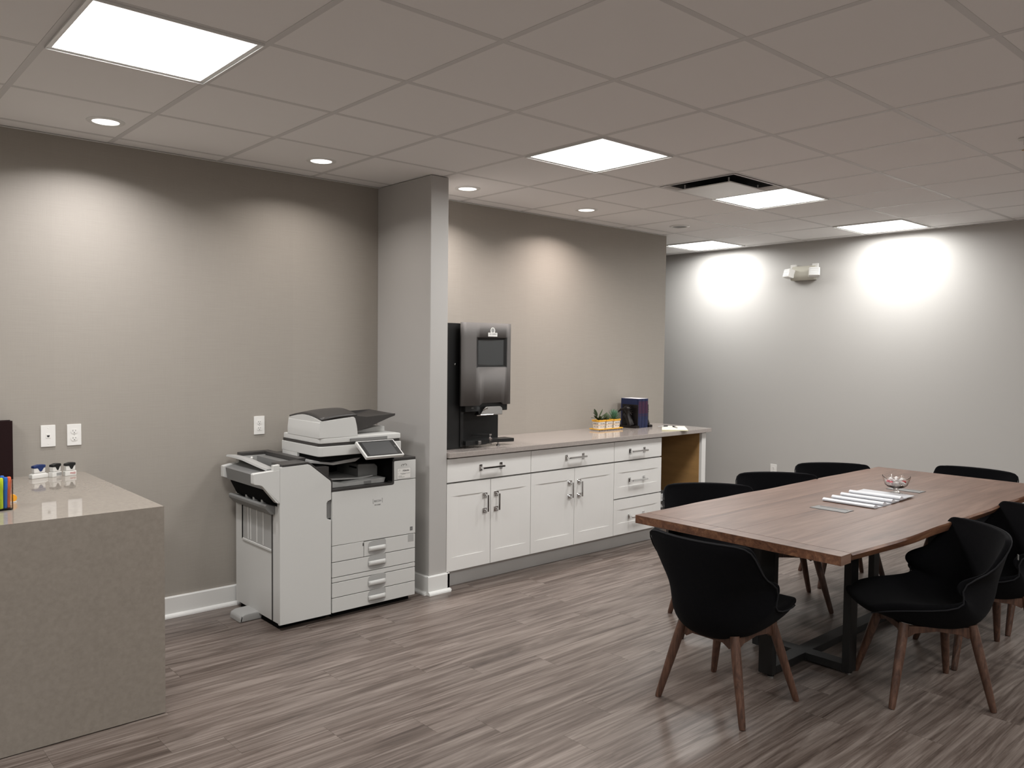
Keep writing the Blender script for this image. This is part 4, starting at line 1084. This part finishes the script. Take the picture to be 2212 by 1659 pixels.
# ------------------------------------------------------------------ chairs
ST = [  # centre s, z, half width, rim s, z, thickness
    (.326, .428, .140, .314, .430, .030), (.310, .446, .178, .298, .450, .045), (.235, .464, .198, .228, .474, .082), (.140, .462, .238, .142, .482, .112),
    (.030, .450, .252, .062, .486, .125), (-.060, .441, .256, .004, .494, .128), (-.130, .440, .260, -.038, .504, .126), (-.178, .450, .263, -.066, .522, .115),
    (-.210, .470, .265, -.032, .542, .100), (-.230, .497, .267, -.006, .566, .084), (-.244, .530, .268, -.016, .600, .072), (-.252, .565, .270, -.070, .618, .062), (-.259, .600, .271, -.122, .632, .055), (-.268, .645, .273, -.150, .662, .050),
    (-.280, .705, .272, -.184, .708, .046), (-.290, .750, .268, -.210, .750, .040), (-.295, .774, .262, -.222, .772, .034), (-.298, .789, .242, -.232, .787, .026)]
def chair_shell():
    NU = 14; n = len(ST); inner = []; outer = []
    for i in range(n):
        s, z, w_, sr, zr, th = ST[i]
        a = ST[max(i-1, 0)]; b = ST[min(i+1, n-1)]
        def nrm(k0):
            dx, dz = b[k0]-a[k0], b[k0+1]-a[k0+1]; l_ = math.hypot(dx, dz); return dz/l_, -dx/l_
        nx, nz = nrm(0)
        ri, ro = [], []
        for j in range(NU+1):
            u = -1+2*j/NU; au = abs(u); k = au**2.2
            x_, z_ = s+(sr-s)*k, z+(zr-z)*k
            ri.append((x_, w_*u, z_))
            tk = th*(1-au**4)+.030*au**4
            ro.append((x_-nx*tk, w_*u*(1.02 if au > .95 else 1-.06*(1-au)), z_-nz*tk))
        inner.append(ri); outer.append(ro)
    bm = bmesh.new()
    VI = [[bm.verts.new(p) for p in r_] for r_ in inner]; VO = [[bm.verts.new(p) for p in r_] for r_ in outer]
    for i in range(n-1):
        for j in range(NU):
            bm.faces.new((VI[i][j], VI[i][j+1], VI[i+1][j+1], VI[i+1][j])); bm.faces.new((VO[i][j], VO[i+1][j], VO[i+1][j+1], VO[i][j+1]))
        for j in (0, NU):
            q = (VI[i][j], VI[i+1][j], VO[i+1][j], VO[i][j]); bm.faces.new(q if j == 0 else q[::-1])
    for i in (0, n-1):
        for j in range(NU):
            q = (VI[i][j], VO[i][j], VO[i][j+1], VI[i][j+1]); bm.faces.new(q if i == 0 else q[::-1])
    bmesh.ops.recalc_face_normals(bm, faces=bm.faces[:])
    s = MB(); s.bm.free(); s.bm = bm
    rim = [outer[i][0] for i in range(n)] + [outer[-1][j] for j in range(1, NU)] + [outer[i][NU] for i in range(n-1, -1, -1)]
    return s, rim
ch0 = thing('dining_chair', 'x', 'chair')
sh, rim = chair_shell()
shell = sh.build('seat_shell', M['fabric'], ch0, ang=180, sub=2)
rim = [Vector(p) for p in rim]
for _ in range(2): rim = [rim[0]] + [(rim[i-1]+rim[i]*2+rim[i+1])/4 for i in range(1, len(rim)-1)] + [rim[-1]]
c0 = Vector((0, 0, .55))
MB().tube(rim, .0035, 6).build('piping', M['piping'], shell)
for sx in (-1, 1):
    for sy in (-1, 1):
        top = Vector((sx*.150-.01, sy*.135, .362)); ft_ = Vector((sx*.222, sy*.222, 0))
        d = ft_-top
        MB().tube([top, top+d*.35, top+d*.96, ft_], [.0215, .0215, .0150, .0130], 16).build('leg', M['legw'], ch0)
uf = MB()
for sy in (-1, 1):
    pts = [(-.165, .352), (.150, .352), (.145, .315), (.125, .300), (.095, .318), (.0, .330), (-.10, .318), (-.14, .300), (-.165, .315)]
    uf.prism(pts, 'y', sy*.135-.011, sy*.135+.011, .003, 1)
for sx in (-1, 1):
    pts = [(-.135, .350), (.135, .350), (.130, .312), (.112, .300), (.08, .320), (-.08, .320), (-.112, .300), (-.130, .312)]
    uf.prism(pts, 'x', sx*.148-.019, sx*.148+.003, .003, 1)
uf.build('under_frame', M['legw'], ch0)
chairs = [
    ((1.850, -2.622), 0, 'black upholstered chair at the head of the table, its back to the camera'),
    ((2.632, -3.168), 135, 'black chair seen from its side, near long side of the table, right foreground'),
    ((3.330, -3.180), 135, 'black chair cut by the right picture edge, behind the foreground side-on chair'),
    ((4.100, -3.190), 135, 'black chair mostly beyond the right picture edge, only its legs showing under the table'),
    ((2.640, -2.014), -135, 'black chair across the table in front of the drawer cabinet, leftmost of the far row'),
    ((3.392, -2.035), -135, 'black chair across the table below the far wall outlet, middle of the far row'),
    ((4.150, -2.040), -135, 'black chair across the table at the far corner, rightmost of the far row'),
    ((4.655, -2.630), 180, 'black chair at the far end of the table, only its top edge showing')]
for k, (p_, a, lab) in enumerate(chairs):
    c = ch0 if k == 0 else copy_tree(ch0)
    c.location = (p_[0], p_[1], 0); c.rotation_euler = (0, 0, R(a)); c['label'] = lab; c['group'] = 'black walnut-legged chairs around the table'
    if k == 1:
        tg_ = [q for q in c.children if q.name.startswith('seat_shell')][0]
        MB().box(-.001, .001, -.005, .005, -.012, .012, .0005, 1).build('tag', M['copier2'], tg_, loc=(-.300, .225, .700), label='small grey tag')
